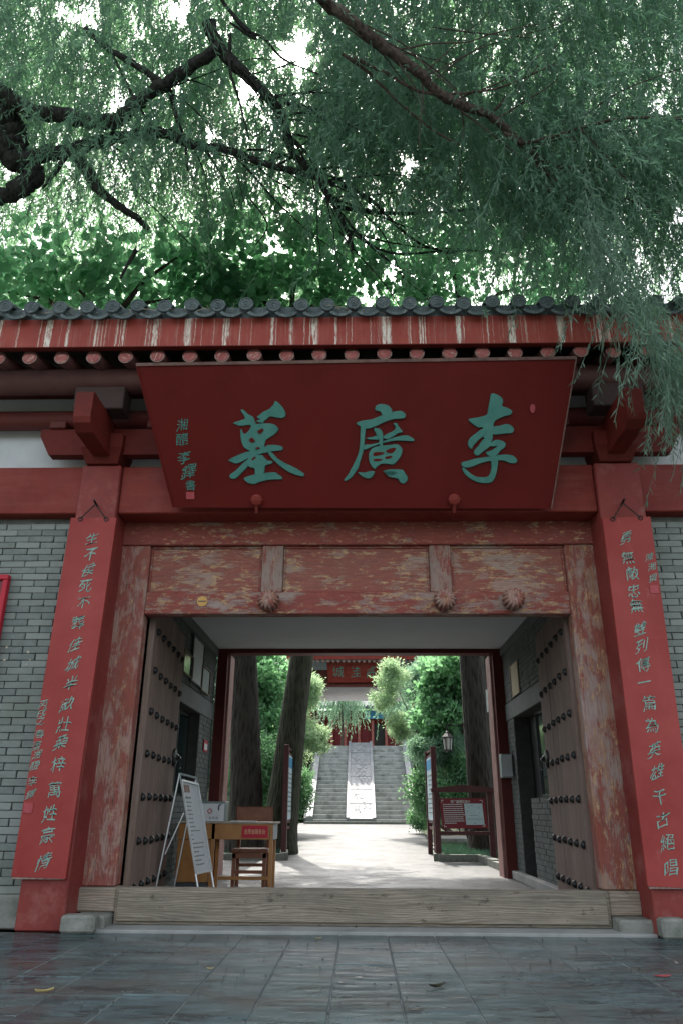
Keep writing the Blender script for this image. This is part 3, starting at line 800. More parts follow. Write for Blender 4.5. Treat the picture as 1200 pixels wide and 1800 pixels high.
for q in (-1, 1):
    xw = 2.36 * q
    w = th('x', None, None, (0, 0, 0)); bpy.data.objects.remove(w)
    # openings (y0,y1,z0,z1)
    win = (9.35, 11.30, 1.10, 2.25) if q < 0 else (9.45, 11.0, 1.10, 2.27)
    holes = [win, (7.4, 12.4, 2.25, 2.52)]
    if q > 0: holes.append((11.0, 11.75, 0, 2.27))
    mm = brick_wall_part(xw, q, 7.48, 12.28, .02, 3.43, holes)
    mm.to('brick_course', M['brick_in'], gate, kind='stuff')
    # backing with the openings left free
    bk = MB(); t = .30
    def bb(y0, y1, z0, z1):
        xa, xb = (xw - t, xw - .001) if q < 0 else (xw + .001, xw + t)
        bk.box(xa, xb, y0, y1, z0, z1)
    bb(7.48, win[0], 0, 2.26); bb(7.48, 12.28, 2.26, 3.43)
    bb(win[0], win[1], 0, 1.10)
    if q < 0: bb(win[1], 12.28, 0, 2.26)
    else: bb(11.75, 12.28, 0, 2.26)
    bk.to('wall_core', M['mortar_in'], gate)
    # dressed band
    xa, xb = (xw - .02, xw + .022) if q < 0 else (xw - .022, xw + .02)
    box('stone_band', xa, xb, 9.0, 12.27, 2.262, 2.515, M['dressed'], gate, .004)
    box('cornice_board', xa - .02, xb + .02, 7.6, 12.27, 3.30, 3.428, M['dressed'], gate, .004)
    # skirting step
    xa, xb = (xw, xw + .10) if q < 0 else (xw - .10, xw)
    box('skirting_step', xa, xb, 9.3, 12.27, .008, .12, M['concrete'], gate, .008)
    # window: frame, panes, mullions
    xg = xw + q * .17
    wf = MB()
    y0, y1, z0, z1 = win
    e = .05
    wf.box(xg - .03, xg + .03, y0 + .003, y1 - .003, z0 + .003, z0 + e, .004); wf.box(xg - .03, xg + .03, y0 + .003, y1 - .003, z1 - e, z1 - .003, .004)
    n = 3 if q < 0 else 2
    for k in range(n + 1):
        yy = y0 + .03 + (y1 - y0 - .06) * k / n
        wf.box(xg - .028, xg + .028, yy - .022, yy + .022, z0 + e + .002, z1 - e - .002, .003)
    wfo = wf.to('window', M['black_metal'], gate)
    for k in range(n):
        ya_ = y0 + .052 + (y1 - y0 - .06) * k / n; yb_ = ya_ + (y1 - y0 - .06) / n - .044
        box('pane', xg - .004, xg + .004, ya_, yb_, z0 + e + .002, z1 - e - .002, M['glass'], wfo, 0)
    if q > 0:
        box('inner_door', xw + .22, xw + .26, 11.0, 11.75, .01, 2.26, M['black_metal'], gate, .004)
    # room behind stays dark: closed box
    rb = MB(); xo = xw + q * .32; xf = xw + q * 2.6
    a, b = min(xo, xf), max(xo, xf)
    rb.box(a, b, 7.6, 7.66, 0, 3.4); rb.box(a, b, 12.2, 12.26, 0, 3.4)
    rb.box(min(xf, xf + q * .06), max(xf, xf + q * .06), 7.6, 12.26, 0, 3.4); rb.box(a, b, 7.67, 12.19, 3.3, 3.36); rb.box(a, b, 7.67, 12.19, .0, .04)
    rb.to('side_room_shell', M['brick_stuff'], gate)
    # rear post
    xi = 2.20 if q > 0 else 2.17
    a, b = sorted((q * xi, q * (xi + .17)))
    box('rear_post', a, b, 12.305, 12.42, .0, 3.355, M['red_dark'], gate, .006)
    a, b = sorted((q * (xi - .035), q * (xi + .17)))
    box('rear_post_board', a, b, 12.425, 12.83, .0, 3.355, M['post_lit_side'], gate, .006)

# ---- front walls beside the columns
def flank(q, lab):
    x0, x1 = (-6.0, -2.873) if q < 0 else (2.873, 6.0)
    wall = th('brick_wall', lab, 'wall', ((x0 + x1) / 2, 7.2, 0))
    pitch = .0672; base = .26
    box('wall_core', x0, x1, 7.16, 7.5, 0, 3.755, M['mortar'], wall, 0)
    box('stone_plinth', x0, x1 - (.002 if q < 0 else 0), 7.06, 7.158, 0, base, M['stone'], wall, .012)
    metas = []
    for k in range(6):
        r = random.Random(k); bm = bmesh.new(); bmesh.ops.create_cube(bm, size=1)
        for v in bm.verts: v.co = (v.co.x * .245 + r.uniform(-.003, .003), v.co.y * .09 + r.uniform(-.003, .003), v.co.z * .062 + r.uniform(-.002, .002))
        bmesh.ops.bevel(bm, geom=[e for e in bm.edges if e.verts[0].co.y < 0 and e.verts[1].co.y < 0], offset=.004, segments=1, affect='EDGES')
        me = bpy.data.meshes.new('brick'); bm.to_mesh(me); bm.free(); me.materials.append(M['brick']); metas.append(me)
    rows = int((3.752 - base) / pitch); stuff = MB()
    for r in range(rows):
        z = base + pitch * (r + .5); off = .1275 * (r % 2) + random.uniform(-.02, .02)
        k = 0
        while True:
            a = (2.875 + off + k * .2545) - (.1275 if off > .06 else 0) * 1.0
            if k == 0: a = 2.876; b = 2.876 + (.125 if r % 2 else .25) - .004
            else:
                a = 2.876 + (.125 if r % 2 else .25) + (k - 1) * .2545 + .003; b = a + .2485
            k += 1
            if a > 5.9: break
            xc = q * (a + b) / 2; w_ = b - a
            if a < 3.62:
                inst('brick', random.choice(metas), (xc, 7.158 + random.uniform(-.004, .004), z), wall, scale=(w_ / .2485, 1, 1), rot=(0, random.uniform(-.006, .006), 0))
            else: stuff.box(xc - w_ / 2 + .002, xc + w_ / 2 - .002, 7.115, 7.2, z - .029, z + .029)
    stuff.to('brick', M['brick'], wall, kind='stuff')
    return wall
wallL = flank(-1, 'grey brick wall left of the gate, spotted with pale lime chips')
wallR = flank(1, 'grey brick wall right of the gate beside the right couplet board')
for px, py in ((12, 1138), (8, 1160), (50, 1146), (53, 1160), (47, 1168)):
    c = U(px, py, Y=7.11); r = random.uniform(.008, .016)
    MB().lathe([(r, .004), (r * .7, -.001), (.002, -.002)], c, (0, 1, 0), 7).to('lime_chip', M['paper'], wallL)
# red framed notice case at the left edge of the picture
a = U(13, 1010, Y=7.04); 
nb = th('notice_case', 'red framed notice case on the left brick wall, cut by the picture edge', 'notice board', (a[0] - .45, 7.05, 2.15))
z1, z0, x1 = a[2], 2.05, a[0] + .02; x0 = x1 - .95
m = MB(); m.box(x0, x1, 7.03, 7.10, z1 - .05, z1, .006); m.box(x0, x1, 7.03, 7.10, z0, z0 + .05, .006)
m.box(x0, x0 + .05, 7.03, 7.10, z0 + .052, z1 - .052, .006); m.box(x1 - .05, x1, 7.03, 7.10, z0 + .052, z1 - .052, .006)
m.to('case_frame', M['red_sign'], nb)
box('case_back', x0 + .05, x1 - .05, 7.07, 7.10, z0 + .05, z1 - .05, M['maroon_panel'], nb, 0)

# ------------------------------------------------------------------ the name plaque
TL, TR, BL, BR = U(240, 641, Y=6.295), U(1012, 629, Y=6.295), U(305, 892, Y=6.89), U(968, 894, Y=6.89)
o_ = (BL + BR) / 2; nn = np.cross(BR - BL, TL - BL); nn /= np.linalg.norm(nn)
if nn[1] > 0: nn = -nn
uu = np.array([1., 0, 0]); uu -= nn * np.dot(uu, nn); uu /= np.linalg.norm(uu); vv = np.cross(nn, uu)
if vv[2] < 0: vv = -vv
plaque = th('name_plaque', 'large dark red plaque carved with three jade green characters, leaning out over the gate', 'plaque', tuple(o_))
def quad_board(P, n, t, name, mat, parent):
    P = [np.array(p) for p in P]
    return MB().hexa([p - n * t for p in P] + [p for p in P]).to(name, mat, parent)
quad_board([BL, BR, TR, TL], nn, .05, 'plaque_board', M['plaque'], plaque)
# raised rim, thin and worn along the top
MB().bar(TL + nn * .004, TR + nn * .004, .03, .016, up=nn).to('plaque_top_edge', M['plaque_edge'], plaque)
MB().bar(TL + nn * .003, BL + nn * .003, .012, .014, up=nn).to('plaque_side_edge', M['plaque'], plaque)
MB().bar(TR + nn * .003, BR + nn * .003, .012, .014, up=nn).to('plaque_side_edge', M['plaque_edge'], plaque)
STR = {
 'mu': ((390, 690), [
  [(250,225),(290,230),(350,285),(400,310),(430,350),(450,400),(470,440),(430,480),(385,462),(370,430),(250,445),(190,425),(150,400),(250,365),(300,345),(290,300),(260,260)],
  [(700,110),(740,130),(800,190),(840,260),(840,310),(800,340),(720,335),(640,320),(600,350),(560,380),(550,402),(480,395),(460,370),(500,350),(460,330),(500,290),(570,240),(620,220),(680,160)],
  [(400,430),(500,410),(620,405),(700,425),(745,470),(740,510),(690,560),(610,610),(575,650),(560,760),(540,800),(440,830),(360,770),(300,730),(270,680),(250,600),(245,500),(260,480),(290,540),(330,530),(370,480)],
  [(590,700),(640,690),(720,690),(780,705),(810,730),(790,765),(700,775),(620,790),(530,805),(500,780)],
  [(90,890),(200,830),(300,790),(400,770),(480,800),(420,850),(330,880),(260,920),(190,940),(140,925)],
  [(330,900),(360,950),(330,1000),(270,1060),(220,1110),(180,1140),(130,1140),(100,1110),(110,1080),(180,1030),(250,960),(300,910)],
  [(600,780),(650,780),(720,850),(800,910),(900,960),(1000,1010),(1080,1065),(1090,1085),(1070,1110),(980,1090),(880,1050),(790,990),(720,930),(660,870)],
  [(400,820),(520,820),(560,850),(600,890),(670,905),(660,940),(580,965),(570,1010),(560,1070),(550,1130),(440,1140),(435,1010),(380,990),(340,960),(320,900),(370,850)],
  [(290,1130),(350,1100),(440,1080),(560,1060),(700,1050),(740,1075),(790,1110),(795,1145),(700,1150),(600,1160),(500,1185),(430,1210),(350,1195),(310,1165)]],
  [[(472,512),(520,480),(552,480),(545,515),(500,545)], [(360,625),(400,595),(428,620),(440,650),(395,658)], [(445,732),(480,718),(505,730),(480,748)], [(395,885),(440,842),(450,868),(412,892)]]),
 'guang': ((590, 690), [
  [(530,170),(600,150),(680,165),(730,210),(740,250),(700,300),(610,300),(590,260),(540,245),(515,225)],
  [(265,405),(350,370),(480,350),(600,300),(720,260),(850,240),(910,275),(920,310),(890,345),(760,355),(640,395),(540,440),(450,475),(390,480),(320,450)],
  [(330,440),(390,470),(385,560),(375,690),(360,790),(325,900),(295,1000),(240,1080),(200,1130),(130,1170),(110,1145),(160,1080),(210,990),(260,890),(300,780),(315,680),(320,560)],
  [(395,600),(480,585),(560,560),(570,620),(500,625),(430,620)],
  [(375,690),(470,680),(590,650),(700,610),(800,580),(920,560),(990,585),(1035,620),(1015,645),(900,640),(780,640),(650,665),(560,690),(460,725),(370,760)],
  [(500,475),(560,470),(610,510),(625,600),(620,700),(650,760),(600,780),(570,700),(560,600),(520,540)],
  [(750,410),(800,400),(830,450),(880,520),(820,540),(760,580),(680,620),(620,600),(640,560),(760,500),(780,450)],
  [(440,780),(500,720),(600,700),(700,690),(800,680),(850,710),(875,760),(860,830),(820,890),(760,950),(680,945),(600,945),(540,980),(520,1010),(480,990),(440,920),(430,850)],
  [(290,1050),(370,1055),(440,1035),(510,1040),(500,1080),(460,1130),(400,1135),(330,1100)],
  [(620,1035),(700,1015),(790,1010),(880,1020),(910,1060),(945,1120),(935,1170),(890,1205),(840,1185),(810,1140),(700,1115),(690,1095),(770,1080),(800,1060),(730,1045),(660,1045)]],
  [[(500,790),(600,785),(640,800),(590,822),(500,838)], [(655,770),(720,735),(785,730),(775,765),(735,800),(680,795)], [(495,880),(560,872),(612,880),(580,900),(505,905)], [(645,850),(735,832),(725,862),(660,875)]]),
 'li': ((790, 680), [
  [(545,90),(620,100),(690,150),(700,200),(690,250),(760,275),(820,320),(800,370),(720,390),(640,425),(590,460),(570,540),(560,700),(500,760),(460,700),(430,640),(430,540),(380,540),(320,510),(240,430),(350,405),(480,370),(500,300),(520,200)],
  [(560,530),(640,515),(740,490),(810,510),(845,560),(820,610),(720,620),(560,630)],
  [(430,550),(480,570),(440,650),(380,700),(310,780),(290,820),(250,800),(235,740),(260,680),(330,620)],
  [(440,690),(480,700),(520,720),(560,750),(490,820),(420,870),(370,910),(320,890),(320,840),(370,780)],
  [(520,750),(600,700),(690,710),(735,750),(720,800),(660,850),(620,900),(560,930),(490,900),(475,860),(540,840),(620,785),(540,790)],
  [(150,1000),(250,970),(360,940),(500,920),(620,900),(740,890),(830,905),(885,960),(870,1005),(790,1010),(700,975),(600,975),(480,990),(380,1020),(260,1065),(170,1060)],
  [(540,960),(630,960),(630,1040),(610,1150),(570,1240),(520,1270),(400,1270),(290,1230),(200,1160),(160,1090),(170,1060),(210,1080),(260,1130),(340,1180),(430,1190),(500,1180),(530,1130),(545,1050)]],
  [])}
def on_plaque(px, py, h): return UP(px, py, BL, nn) + nn * h
for key, ((ox, oy), strokes, holes) in STR.items():
    m = MB(); k = 0
    for poly in strokes:
        P = catmull(poly, 3); k += 1; hh = .006 + .0012 * k
        cx = np.mean([p[0] for p in P]); cy = np.mean([p[1] for p in P])
        # bevelled stroke: base outline, raised outline slightly smaller
        area = sum(P[i][0] * P[(i + 1) % len(P)][1] - P[(i + 1) % len(P)][0] * P[i][1] for i in range(len(P)))
        sg = 1 if area > 0 else -1
        base, top = [], []
        for i in range(len(P)):
            t = np.array(P[(i + 1) % len(P)]) - np.array(P[i - 1]); t = t / (np.linalg.norm(t) + 1e-6)
            nin = np.array([-t[1], t[0]]) * sg
            base.append(on_plaque(ox + P[i][0] / 7.5, oy + P[i][1] / 7.5, -.004)); q2 = P[i] + nin * 7
            top.append(on_plaque(ox + q2[0] / 7.5, oy + q2[1] / 7.5, hh))
        n_ = len(P)
        F = [tuple(range(n_, 2 * n_)) if sg < 0 else tuple(range(2 * n_ - 1, n_ - 1, -1))]
        for i in range(n_):
            j = (i + 1) % n_; F.append((i, j, n_ + j, n_ + i) if sg < 0 else (j, i, n_ + i, n_ + j))
        m.add(base + top, F)
    co = m.to('carved_character', M['green'], plaque)
    # triangulate the concave caps properly
    bm = bmesh.new(); bm.from_mesh(co.data); bmesh.ops.triangulate(bm, faces=[f for f in bm.faces if len(f.verts) > 4], ngon_method='EAR_CLIP'); bm.to_mesh(co.data); bm.free()
    for poly in holes:
        P = catmull(poly, 2)
        MB().prism([(p[0], p[1]) for p in P][::-1], lambda x, y, t: on_plaque(ox + x / 7.5, oy + y / 7.5, .004 + t), .0145).to('character_counter', M['plaque'], co)
for ch, px, py, s in (('湘', 320, 747, 22), ('醴', 321, 772, 24), ('李', 325, 804, 24), ('鐸', 331, 829, 28), ('書', 335, 853, 20)):
    glyph(ch, on_plaque(px, py, 0), uu, vv, nn, s * .0056, M['green'], plaque, 1.4, .2)
c = on_plaque(335, 871, .002); MB().hexa([c + uu * a + vv * b + nn * h for h in (0, .003) for a, b in ((-.042, -.036), (.042, -.036), (.042, .036), (-.042, .036))]).to('seal_mark', M['seal'], plaque)
c = on_plaque(935, 718, .001); MB().prism([(.026 * cos(t), .045 * sin(t)) for t in np.linspace(0, 2 * pi, 12, endpoint=False)], lambda x, y, t: c + uu * x + vv * y + nn * t, .003).to('seal_mark', M['seal'], plaque)
for px, py in ((452, 879), (797, 878)):
    c = on_plaque(px, py, .03)
    MB().lathe([(.030, 0), (.058, .012), (.062, .03), (.048, .045), (.01, .052)], c - nn * .02, nn, 8).to('support_knob', M['red_wall'], plaque)
    MB().bar(c - vv * .05, c - vv * .13, .03, .03).to('support_pin', M['red_eave_shade'], plaque)

# ------------------------------------------------------------------ couplet boards
def couplet(cor, chars, chpx, small, seal, lab, ring):
    P = [U(x, y, Y=6.90) for x, y in cor]      # bl br tr tl
    o = (P[0] + P[1]) / 2
    b = th('couplet_board', lab, 'couplet board', tuple(o), 'carved couplet boards beside the gate')
    n = np.array([0, -1., 0])
    MB().hexa([P[0], P[1], P[1] + (0, .035, 0), P[0] + (0, .035, 0), P[3], P[2], P[2] + (0, .035, 0), P[3] + (0, .035, 0)]).to('board', M['couplet'], b)
    u, v = np.array([1., 0, 0]), np.array([0, 0, 1.])
    for ch, (px, py) in zip(chars, chpx):
        k = (py - 940) / 580
        glyph(ch, U(px, py, Y=6.897), u, v, n, .138, M['pale_green'], b, 1.5, .12, sx=.95)
    for ch, px, py in small:
        glyph(ch, U(px, py, Y=6.897), u, v, n, .085, M['pale_green'], b, 1.4, .12)
    c = U(*seal, Y=6.896); box('seal_mark', c[0] - .04, c[0] + .04, 6.894, 6.898, c[2] - .04, c[2] + .04, M['seal'], b, 0)
    nail = U(*ring, Y=6.93); w = MB()
    a_, b_ = P[3] + np.array([.10, -.004, -.015]), P[2] + np.array([-.10, -.004, -.015])
    nl = np.array([nail[0], 6.90, nail[2]])
    w.tube([a_, nl], .006, 5); w.tube([nl, b_], .006, 5)
    w.tube([nl + (0, .05, 0), nl + (0, -.06, .02)], .012, 6)
    for q in (a_, b_): w.tube([q + np.array([.022 * cos(t), 0, .022 * sin(t)]) for t in np.linspace(0, 2 * pi, 9)], .005, 5)
    w.to('hanging_wire', M['iron'], b)
    box('bottom_edge', P[0][0] + .01, P[1][0] - .01, 6.905, 6.93, P[0][2] - .02, P[0][2] - .002, M['ring'], b, .002)
couplet([(20, 1541), (115, 1545), (205, 910), (125, 910)], T_LEFT,
        [(164, 946), (161, 974), (157, 1001), (151, 1030), (146, 1060), (138, 1094), (132, 1133), (129, 1167), (124, 1202), (118, 1238), (112, 1274), (107, 1305), (102, 1344), (96, 1388), (87, 1430), (83, 1468), (76, 1515)],
        [('丙', 77, 1238), ('戌', 75, 1252), ('之', 73, 1266), ('春', 70, 1290), ('書', 66, 1310), ('湘', 65, 1327), ('醴', 61, 1346), ('李', 57, 1373), ('鐸', 54, 1396)], (50, 1420),
        'tall red couplet board left of the gate, two columns of pale green characters', (170, 888))
couplet([(1138, 1558), (1233, 1562), (1142, 908), (1058, 910)], T_RIGHT,
        [(1099, 945), (1103, 980), (1110, 1008), (1114, 1038), (1117, 1065), (1125, 1105), (1126, 1136), (1131, 1167), (1134, 1200), (1139, 1236), (1145, 1274), (1149, 1318), (1154, 1357), (1160, 1400), (1165, 1440), (1171, 1481), (1177, 1527)],
        [('陳', 1141, 979), ('湘', 1144, 996), ('撰', 1146, 1016)], (1149, 1036),
        'tall red couplet board right of the gate, short signature at its upper right', (1092, 886))
# ------------------------------------------------------------------ things in the passage
Y = 10.0
z = .80; xa, xb = -2.27, -1.02
desk = th('desk', 'orange varnished school desk with a red volunteer service sign on its apron', 'desk', ((xa + xb) / 2, 10.2, 0))
box('desk_top', xa, xb, 9.98, 10.42, z - .02, z, M['desk_edge'], desk, .005)
box('apron', xa + .02, xb - .08, 10.0, 10.02, z - .20, z - .022, M['desk_wood'], desk, .003)
box('side_apron', xb - .05, xb - .03, 10.02, 10.38, z - .20, z - .022, M['white_dim'], desk, .003)
box('drawer_board', xa + .03, xb - .06, 10.03, 10.38, z - .20, z - .185, M['desk_wood'], desk, .002)
for x in (xa + .46, xb - .07):
    for y in (10.0, 10.36):
        box('leg', x - .022, x + .022, y, y + .045, 0.006, z - .022, M['desk_wood'], desk, .003)
box('side_cabinet', xa + .02, xa + .42, 10.025, 10.37, .12, z - .205, M['desk_wood'], desk, .004)
box('cabinet_plinth', xa + .04, xa + .40, 10.04, 10.36, .008, .118, M['ink'], desk, .003)
box('foot_rail', xa + .49, xb - .1, 10.36, 10.39, .12, .16, M['desk_wood'], desk, .003)
a, b = U(426, 1451, Y=9.995), U(471, 1473, Y=9.995)
sg = box('volunteer_sign', a[0], b[0], 9.99, 9.997, b[2], a[2], M['red_sign'], desk, 0)
n_ = np.array([0, -1., 0]); u_ = np.array([1., 0, 0]); v_ = np.array([0, 0, 1.])
for i, ch in enumerate('志愿者服务台'):
    glyph(ch, (a[0] + (b[0] - a[0]) * (.16 + .135 * i), 9.989, (a[2] + b[2]) / 2), u_, v_, n_, .062, M['gold'], sg, 0, .02, 'printed_character', .72)
pp = box('paper_sheets', -1.62, -1.30, 10.06, 10.3, z + .002, z + .012, M['white_dim'], None, 0, label='stack of white paper sheets lying on the desk top', cat='papers')

ch = th('chair', 'reddish wooden chair standing behind the desk, facing the gate', 'chair', (-1.43, 10.75, 0))
cx0, cx1, cy0, cy1 = -1.66, -1.18, 10.50, 10.92
box('seat', cx0, cx1, cy0, cy1, .42, .47, M['chair_wood'], ch, .012)
box('seat_apron', cx0 + .02, cx1 - .02, cy0 + .01, cy0 + .035, .36, .418, M['chair_wood'], ch, .003)
for x in (cx0 + .02, cx1 - .065):
    box('leg', x, x + .045, cy0 + .01, cy0 + .055, .006, .419, M['chair_wood'], ch, .003)
    box('leg', x, x + .045, cy1 - .06, cy1 - .015, .006, .93, M['chair_wood'], ch, .003)
box('backrest', cx0 - .01, cx1 + .01, cy1 - .065, cy1 - .03, .76, .98, M['chair_wood'], ch, .012)
box('stretcher', cx0 + .04, cx1 - .06, cy0 + .02, cy0 + .045, .18, .22, M['chair_wood'], ch, .003)
box('stretcher', cx0 + .04, cx1 - .06, cy1 - .05, cy1 - .025, .24, .28, M['chair_wood'], ch, .003)

# first aid box
fa = th('first_aid_box', 'white metal first aid box with red cross emblem standing on the desk', 'first aid box', (-1.83, 10.2, z))
x0, x1 = -2.02, -1.70
box('box_body', x0, x1, 10.08, 10.30, z + .002, z + .215, M['white_paint'], fa, .006)
box('box_lid', x0 - .006, x1 + .012, 10.07, 10.31, z + .217, z + .24, M['metal_grey'], fa, .005)
box('side_panel', x1 + .001, x1 + .012, 10.075, 10.305, z + .004, z + .215, M['metal_grey'], fa, .002)
c = np.array([-1.885, 10.078, z + .125])
MB().prism([(.036, 0), (.02, .02), (0, .036), (-.02, .02), (-.036, 0), (-.02, -.02), (0, -.036), (.02, -.02)][::-1], lambda x, y, t: c + np.array([x, -t, y]), .002).to('cross_emblem', M['red_sign'], fa)
m = MB().box(c[0] - .007, c[0] + .007, c[1] - .004, c[1] - .0022, c[2] - .022, c[2] + .022); m.box(c[0] - .022, c[0] - .0072, c[1] - .004, c[1] - .0022, c[2] - .007, c[2] + .007); m.box(c[0] + .0072, c[0] + .022, c[1] - .004, c[1] - .0022, c[2] - .007, c[2] + .007)
m.to('white_cross', M['white_paint'], fa)
for i, g_ in enumerate('急救箱'):
    glyph(g_, (-1.875 + i * .042, 10.077, z + .045), u_, v_, n_, .034, M['grey_ink'], fa, 0, .02, 'printed_character')
MB().tube([(-1.755 + .02 * cos(t), 10.07, z + .165 + .035 * sin(t)) for t in np.linspace(1.2, 4.2, 8)], .007, 6).to('latch_handle', M['iron'], fa)

# A-frame notice board
b0, b1 = U(344, 1536, Y=8.35), U(371, 1530, Y=8.85)
t0, t1 = U(318, 1372, Y=8.35), U(347, 1379, Y=8.85)
un = (b1 - b0); un /= np.linalg.norm(un); vn = (t0 - b0); H = np.linalg.norm(vn); vn /= H; nb_ = np.cross(un, vn); nb_ /= np.linalg.norm(nb_)
if nb_[0] < 0: nb_ = -nb_
es = th('sign_easel', 'white folding A-frame sign with a printed notice, standing left of the desk', 'sign board', (b0[0], b0[1], 0))
Wd = np.linalg.norm(b1 - b0)
MB().hexa([p + nb_ * h for h in (-.006, 0) for p in (b0, b1, t1, t0)]).to('notice_sheet', M['white_dim'], es)
for p, q in ((b0, t0), (b1, t1), (b0, b1), (t0, t1)):
    MB().bar(p + nb_ * .008, q + nb_ * .008, .022, .018, up=nb_).to('frame_bar', M['aluminium'], es)
for p, t in ((b0, t0), (b1, t1)):
    d_ = (p - t) / np.linalg.norm(p - t); k = (p[2] - .008) / -d_[2]
    MB().tube([p, p + d_ * k], .011, 7).to('front_leg', M['aluminium'], es)
top = t0 + vn * .07
MB().bar(t0 + vn * .07, t1 + vn * .07, .03, .02).to('top_rail', M['metal_grey'], es)
for p in (t0, t1):
    MB().tube([p, p + vn * .075], .009, 6).to('top_strut', M['metal_grey'], es)
    a_ = p + vn * .07; MB().tube([a_, (a_[0] - .17, a_[1] - .02, .008)], .009, 7).to('rear_leg', M['aluminium'], es)
MB().bar(b0 * .35 + t0 * .65 - nb_ * .02, np.array([t0[0] - .10, t0[1], (t0[2]) * .42]), .01).to('brace', M['aluminium'], es)
pr = MB(); im = MB()
lines = [(.10, .86, .7)] + [(.12, .74, .78), (.15, .70, .7)]
for i in range(17):
    y = .80 - i * .045
    wv = [.78, .5, .3, .28, .3, .28, .26, .62, .6, .1, .12, .7, .66, .3, .6, .4, .5][i]
    x = .1
    while x < .1 + wv:
        w_ = random.uniform(.03, .08); hh = .012 if i else .022
        q0 = b0 + un * (x * Wd) + vn * (y * H) + nb_ * .002
        pr.hexa([q0 + un * a + vn * b_ + nb_ * h for h in (0, .001) for a, b_ in ((0, 0), (w_ * Wd * .8, 0), (w_ * Wd * .8, hh), (0, hh))]); x += w_
pr.to('printed_lines', M['grey_ink'], es, kind='stuff')
q0 = b0 + un * .06 * Wd + vn * .87 * H + nb_ * .002
im.hexa([q0 + un * a + vn * b_ + nb_ * h for h in (0, .001) for a, b_ in ((0, 0), (.82 * Wd, 0), (.82 * Wd, .085 * H), (0, .085 * H))]).to('printed_photo', M['mullion'], es)

# pictures, posters and boxes on the passage walls
def wall_pic(p0, p1, lab, cat, mi, inner, q=-1, t=.03, grp=None, fr=.02, mat='gilt'):
    xw = 2.35 * q; a, b = U(*p0, X=xw), U(*p1, X=xw)
    y0, y1 = sorted((a[1], b[1])); z0, z1 = sorted((a[2], b[2]))
    o = th('framed_certificate' if q < 0 else 'wall_notice', lab, cat, (xw, (y0 + y1) / 2, z0), grp)
    xs_ = sorted((xw - q * .012, xw - q * (.012 + t)))
    m = MB(); m.box(*xs_, y0, y1, z1 - fr, z1, .002); m.box(*xs_, y0, y1, z0, z0 + fr, .002); m.box(*xs_, y0, y0 + fr, z0 + fr + .001, z1 - fr - .001, .002); m.box(*xs_, y1 - fr, y1, z0 + fr + .001, z1 - fr - .001, .002)
    m.to('frame', M[mat], o)
    xs_ = sorted((xw - q * .012, xw - q * (.004 + t * .7)))
    box('picture', *xs_, y0 + fr, y1 - fr, z0 + fr, z1 - fr, M[inner], o, 0)
    return o
wall_pic((300, 1118), (317, 1190), 'glazed certificate with a red heading, nearest the door on the left wall', 'certificate', 0, 'glass_frame', grp='certificates above the left window')
wall_pic((320, 1140), (334, 1194), 'plain glazed certificate second from the door on the left wall', 'certificate', 0, 'glass_frame', grp='certificates above the left window')
wall_pic((338, 1114), (351, 1211), 'tall pale certificate third from the door on the left wall', 'certificate', 0, 'white_dim', grp='certificates above the left window', mat='ink')
wall_pic((353, 1168), (364, 1224), 'pale green certificate nearest the rear post on the left wall', 'certificate', 0, 'metal_grey', grp='certificates above the left window')
wall_pic((897, 1172), (914, 1217), 'cream paper sheet pasted high on the right passage wall', 'notice', 0, 'cream', 1, .008, None, .004, 'cream')
a = U(359, 1300, X=-2.34); 
ws = box('small_sign', -2.345, -2.335, a[1], a[1] + .28, a[2] - .17, a[2], M['red_sign'], None, .002, label='small red and white sign on the brick beside the left window', cat='sign')
box('white_panel', -2.334, -2.332, a[1] + .03, a[1] + .25, a[2] - .14, a[2] - .05, M['white_paint'], ws, 0)
a = U(889, 1322, X=2.18); 
mb = th('meter_box', 'small grey green metal box mounted beside the right rear post', 'meter box', (2.26, 12.1, a[2] - .34))
box('box_body', 2.17, 2.34, 12.0, 12.20, a[2] - .34, a[2], M['metal_grey'], mb, .008)
box('box_door', 2.185, 2.325, 11.99, 11.998, a[2] - .325, a[2] - .015, M['white_dim'], mb, .002)

# small loop hanging below the threshold
c = U(626, 1626, Y=7.19)
lk = MB().tube([c + np.array([0, 0, .0]), c + np.array([0, -.01, -.03]), c + np.array([-.045, -.02, -.05]), c + np.array([-.05, -.02, -.035]), c + np.array([0, -.01, -.012])], .004, 6)
lk.to('wire_loop', M['iron'], None, label='small black wire loop hanging under the middle of the threshold', cat='wire')

# fallen leaves on the forecourt
def fallen(px, py, L, w, mat, lab, ang=0, curl=.02):
    c = U(px, py, Z=.004); V = []; n = 6
    for i in range(n + 1):
        t = i / n; ww = w * sin(pi * min(max(t, .04), .96)) / 2; x = (t - .5) * L
        for s in (-1, 0, 1):
            V.append((c[0] + x * cos(ang) - s * ww * sin(ang), c[1] + x * sin(ang) + s * ww * cos(ang), .004 + curl * (abs(s) * .5 + (2 * t - 1) ** 2 * .6)))
    F = [(i * 3 + k, i * 3 + k + 1, i * 3 + k + 4, i * 3 + k + 3) for i in range(n) for k in range(2)]
    mk('fallen_leaf', V, F, mat, None, label=lab, cat='leaf')
fallen(78, 1744, .10, .022, M['leaf_dry'], 'curled pale yellow leaf on wet slabs near the left picture edge', .5, .02)
fallen(370, 1703, .05, .03, M['leaf_dry'], 'small pale yellow leaf on the paving left of centre', 0, .008)
fallen(560, 1650, .05, .02, M['leaf_dry'], 'tiny pale leaf just in front of the concrete strip', .3, .01)
fallen(632, 1718, .08, .035, M['leaf_dark'], 'flat dark wet leaf near the middle of the paving', .1, .004)
fallen(728, 1774, .10, .03, M['leaf_dark'], 'dark wet leaf lying nearest the picture bottom right of centre', .0, .004)
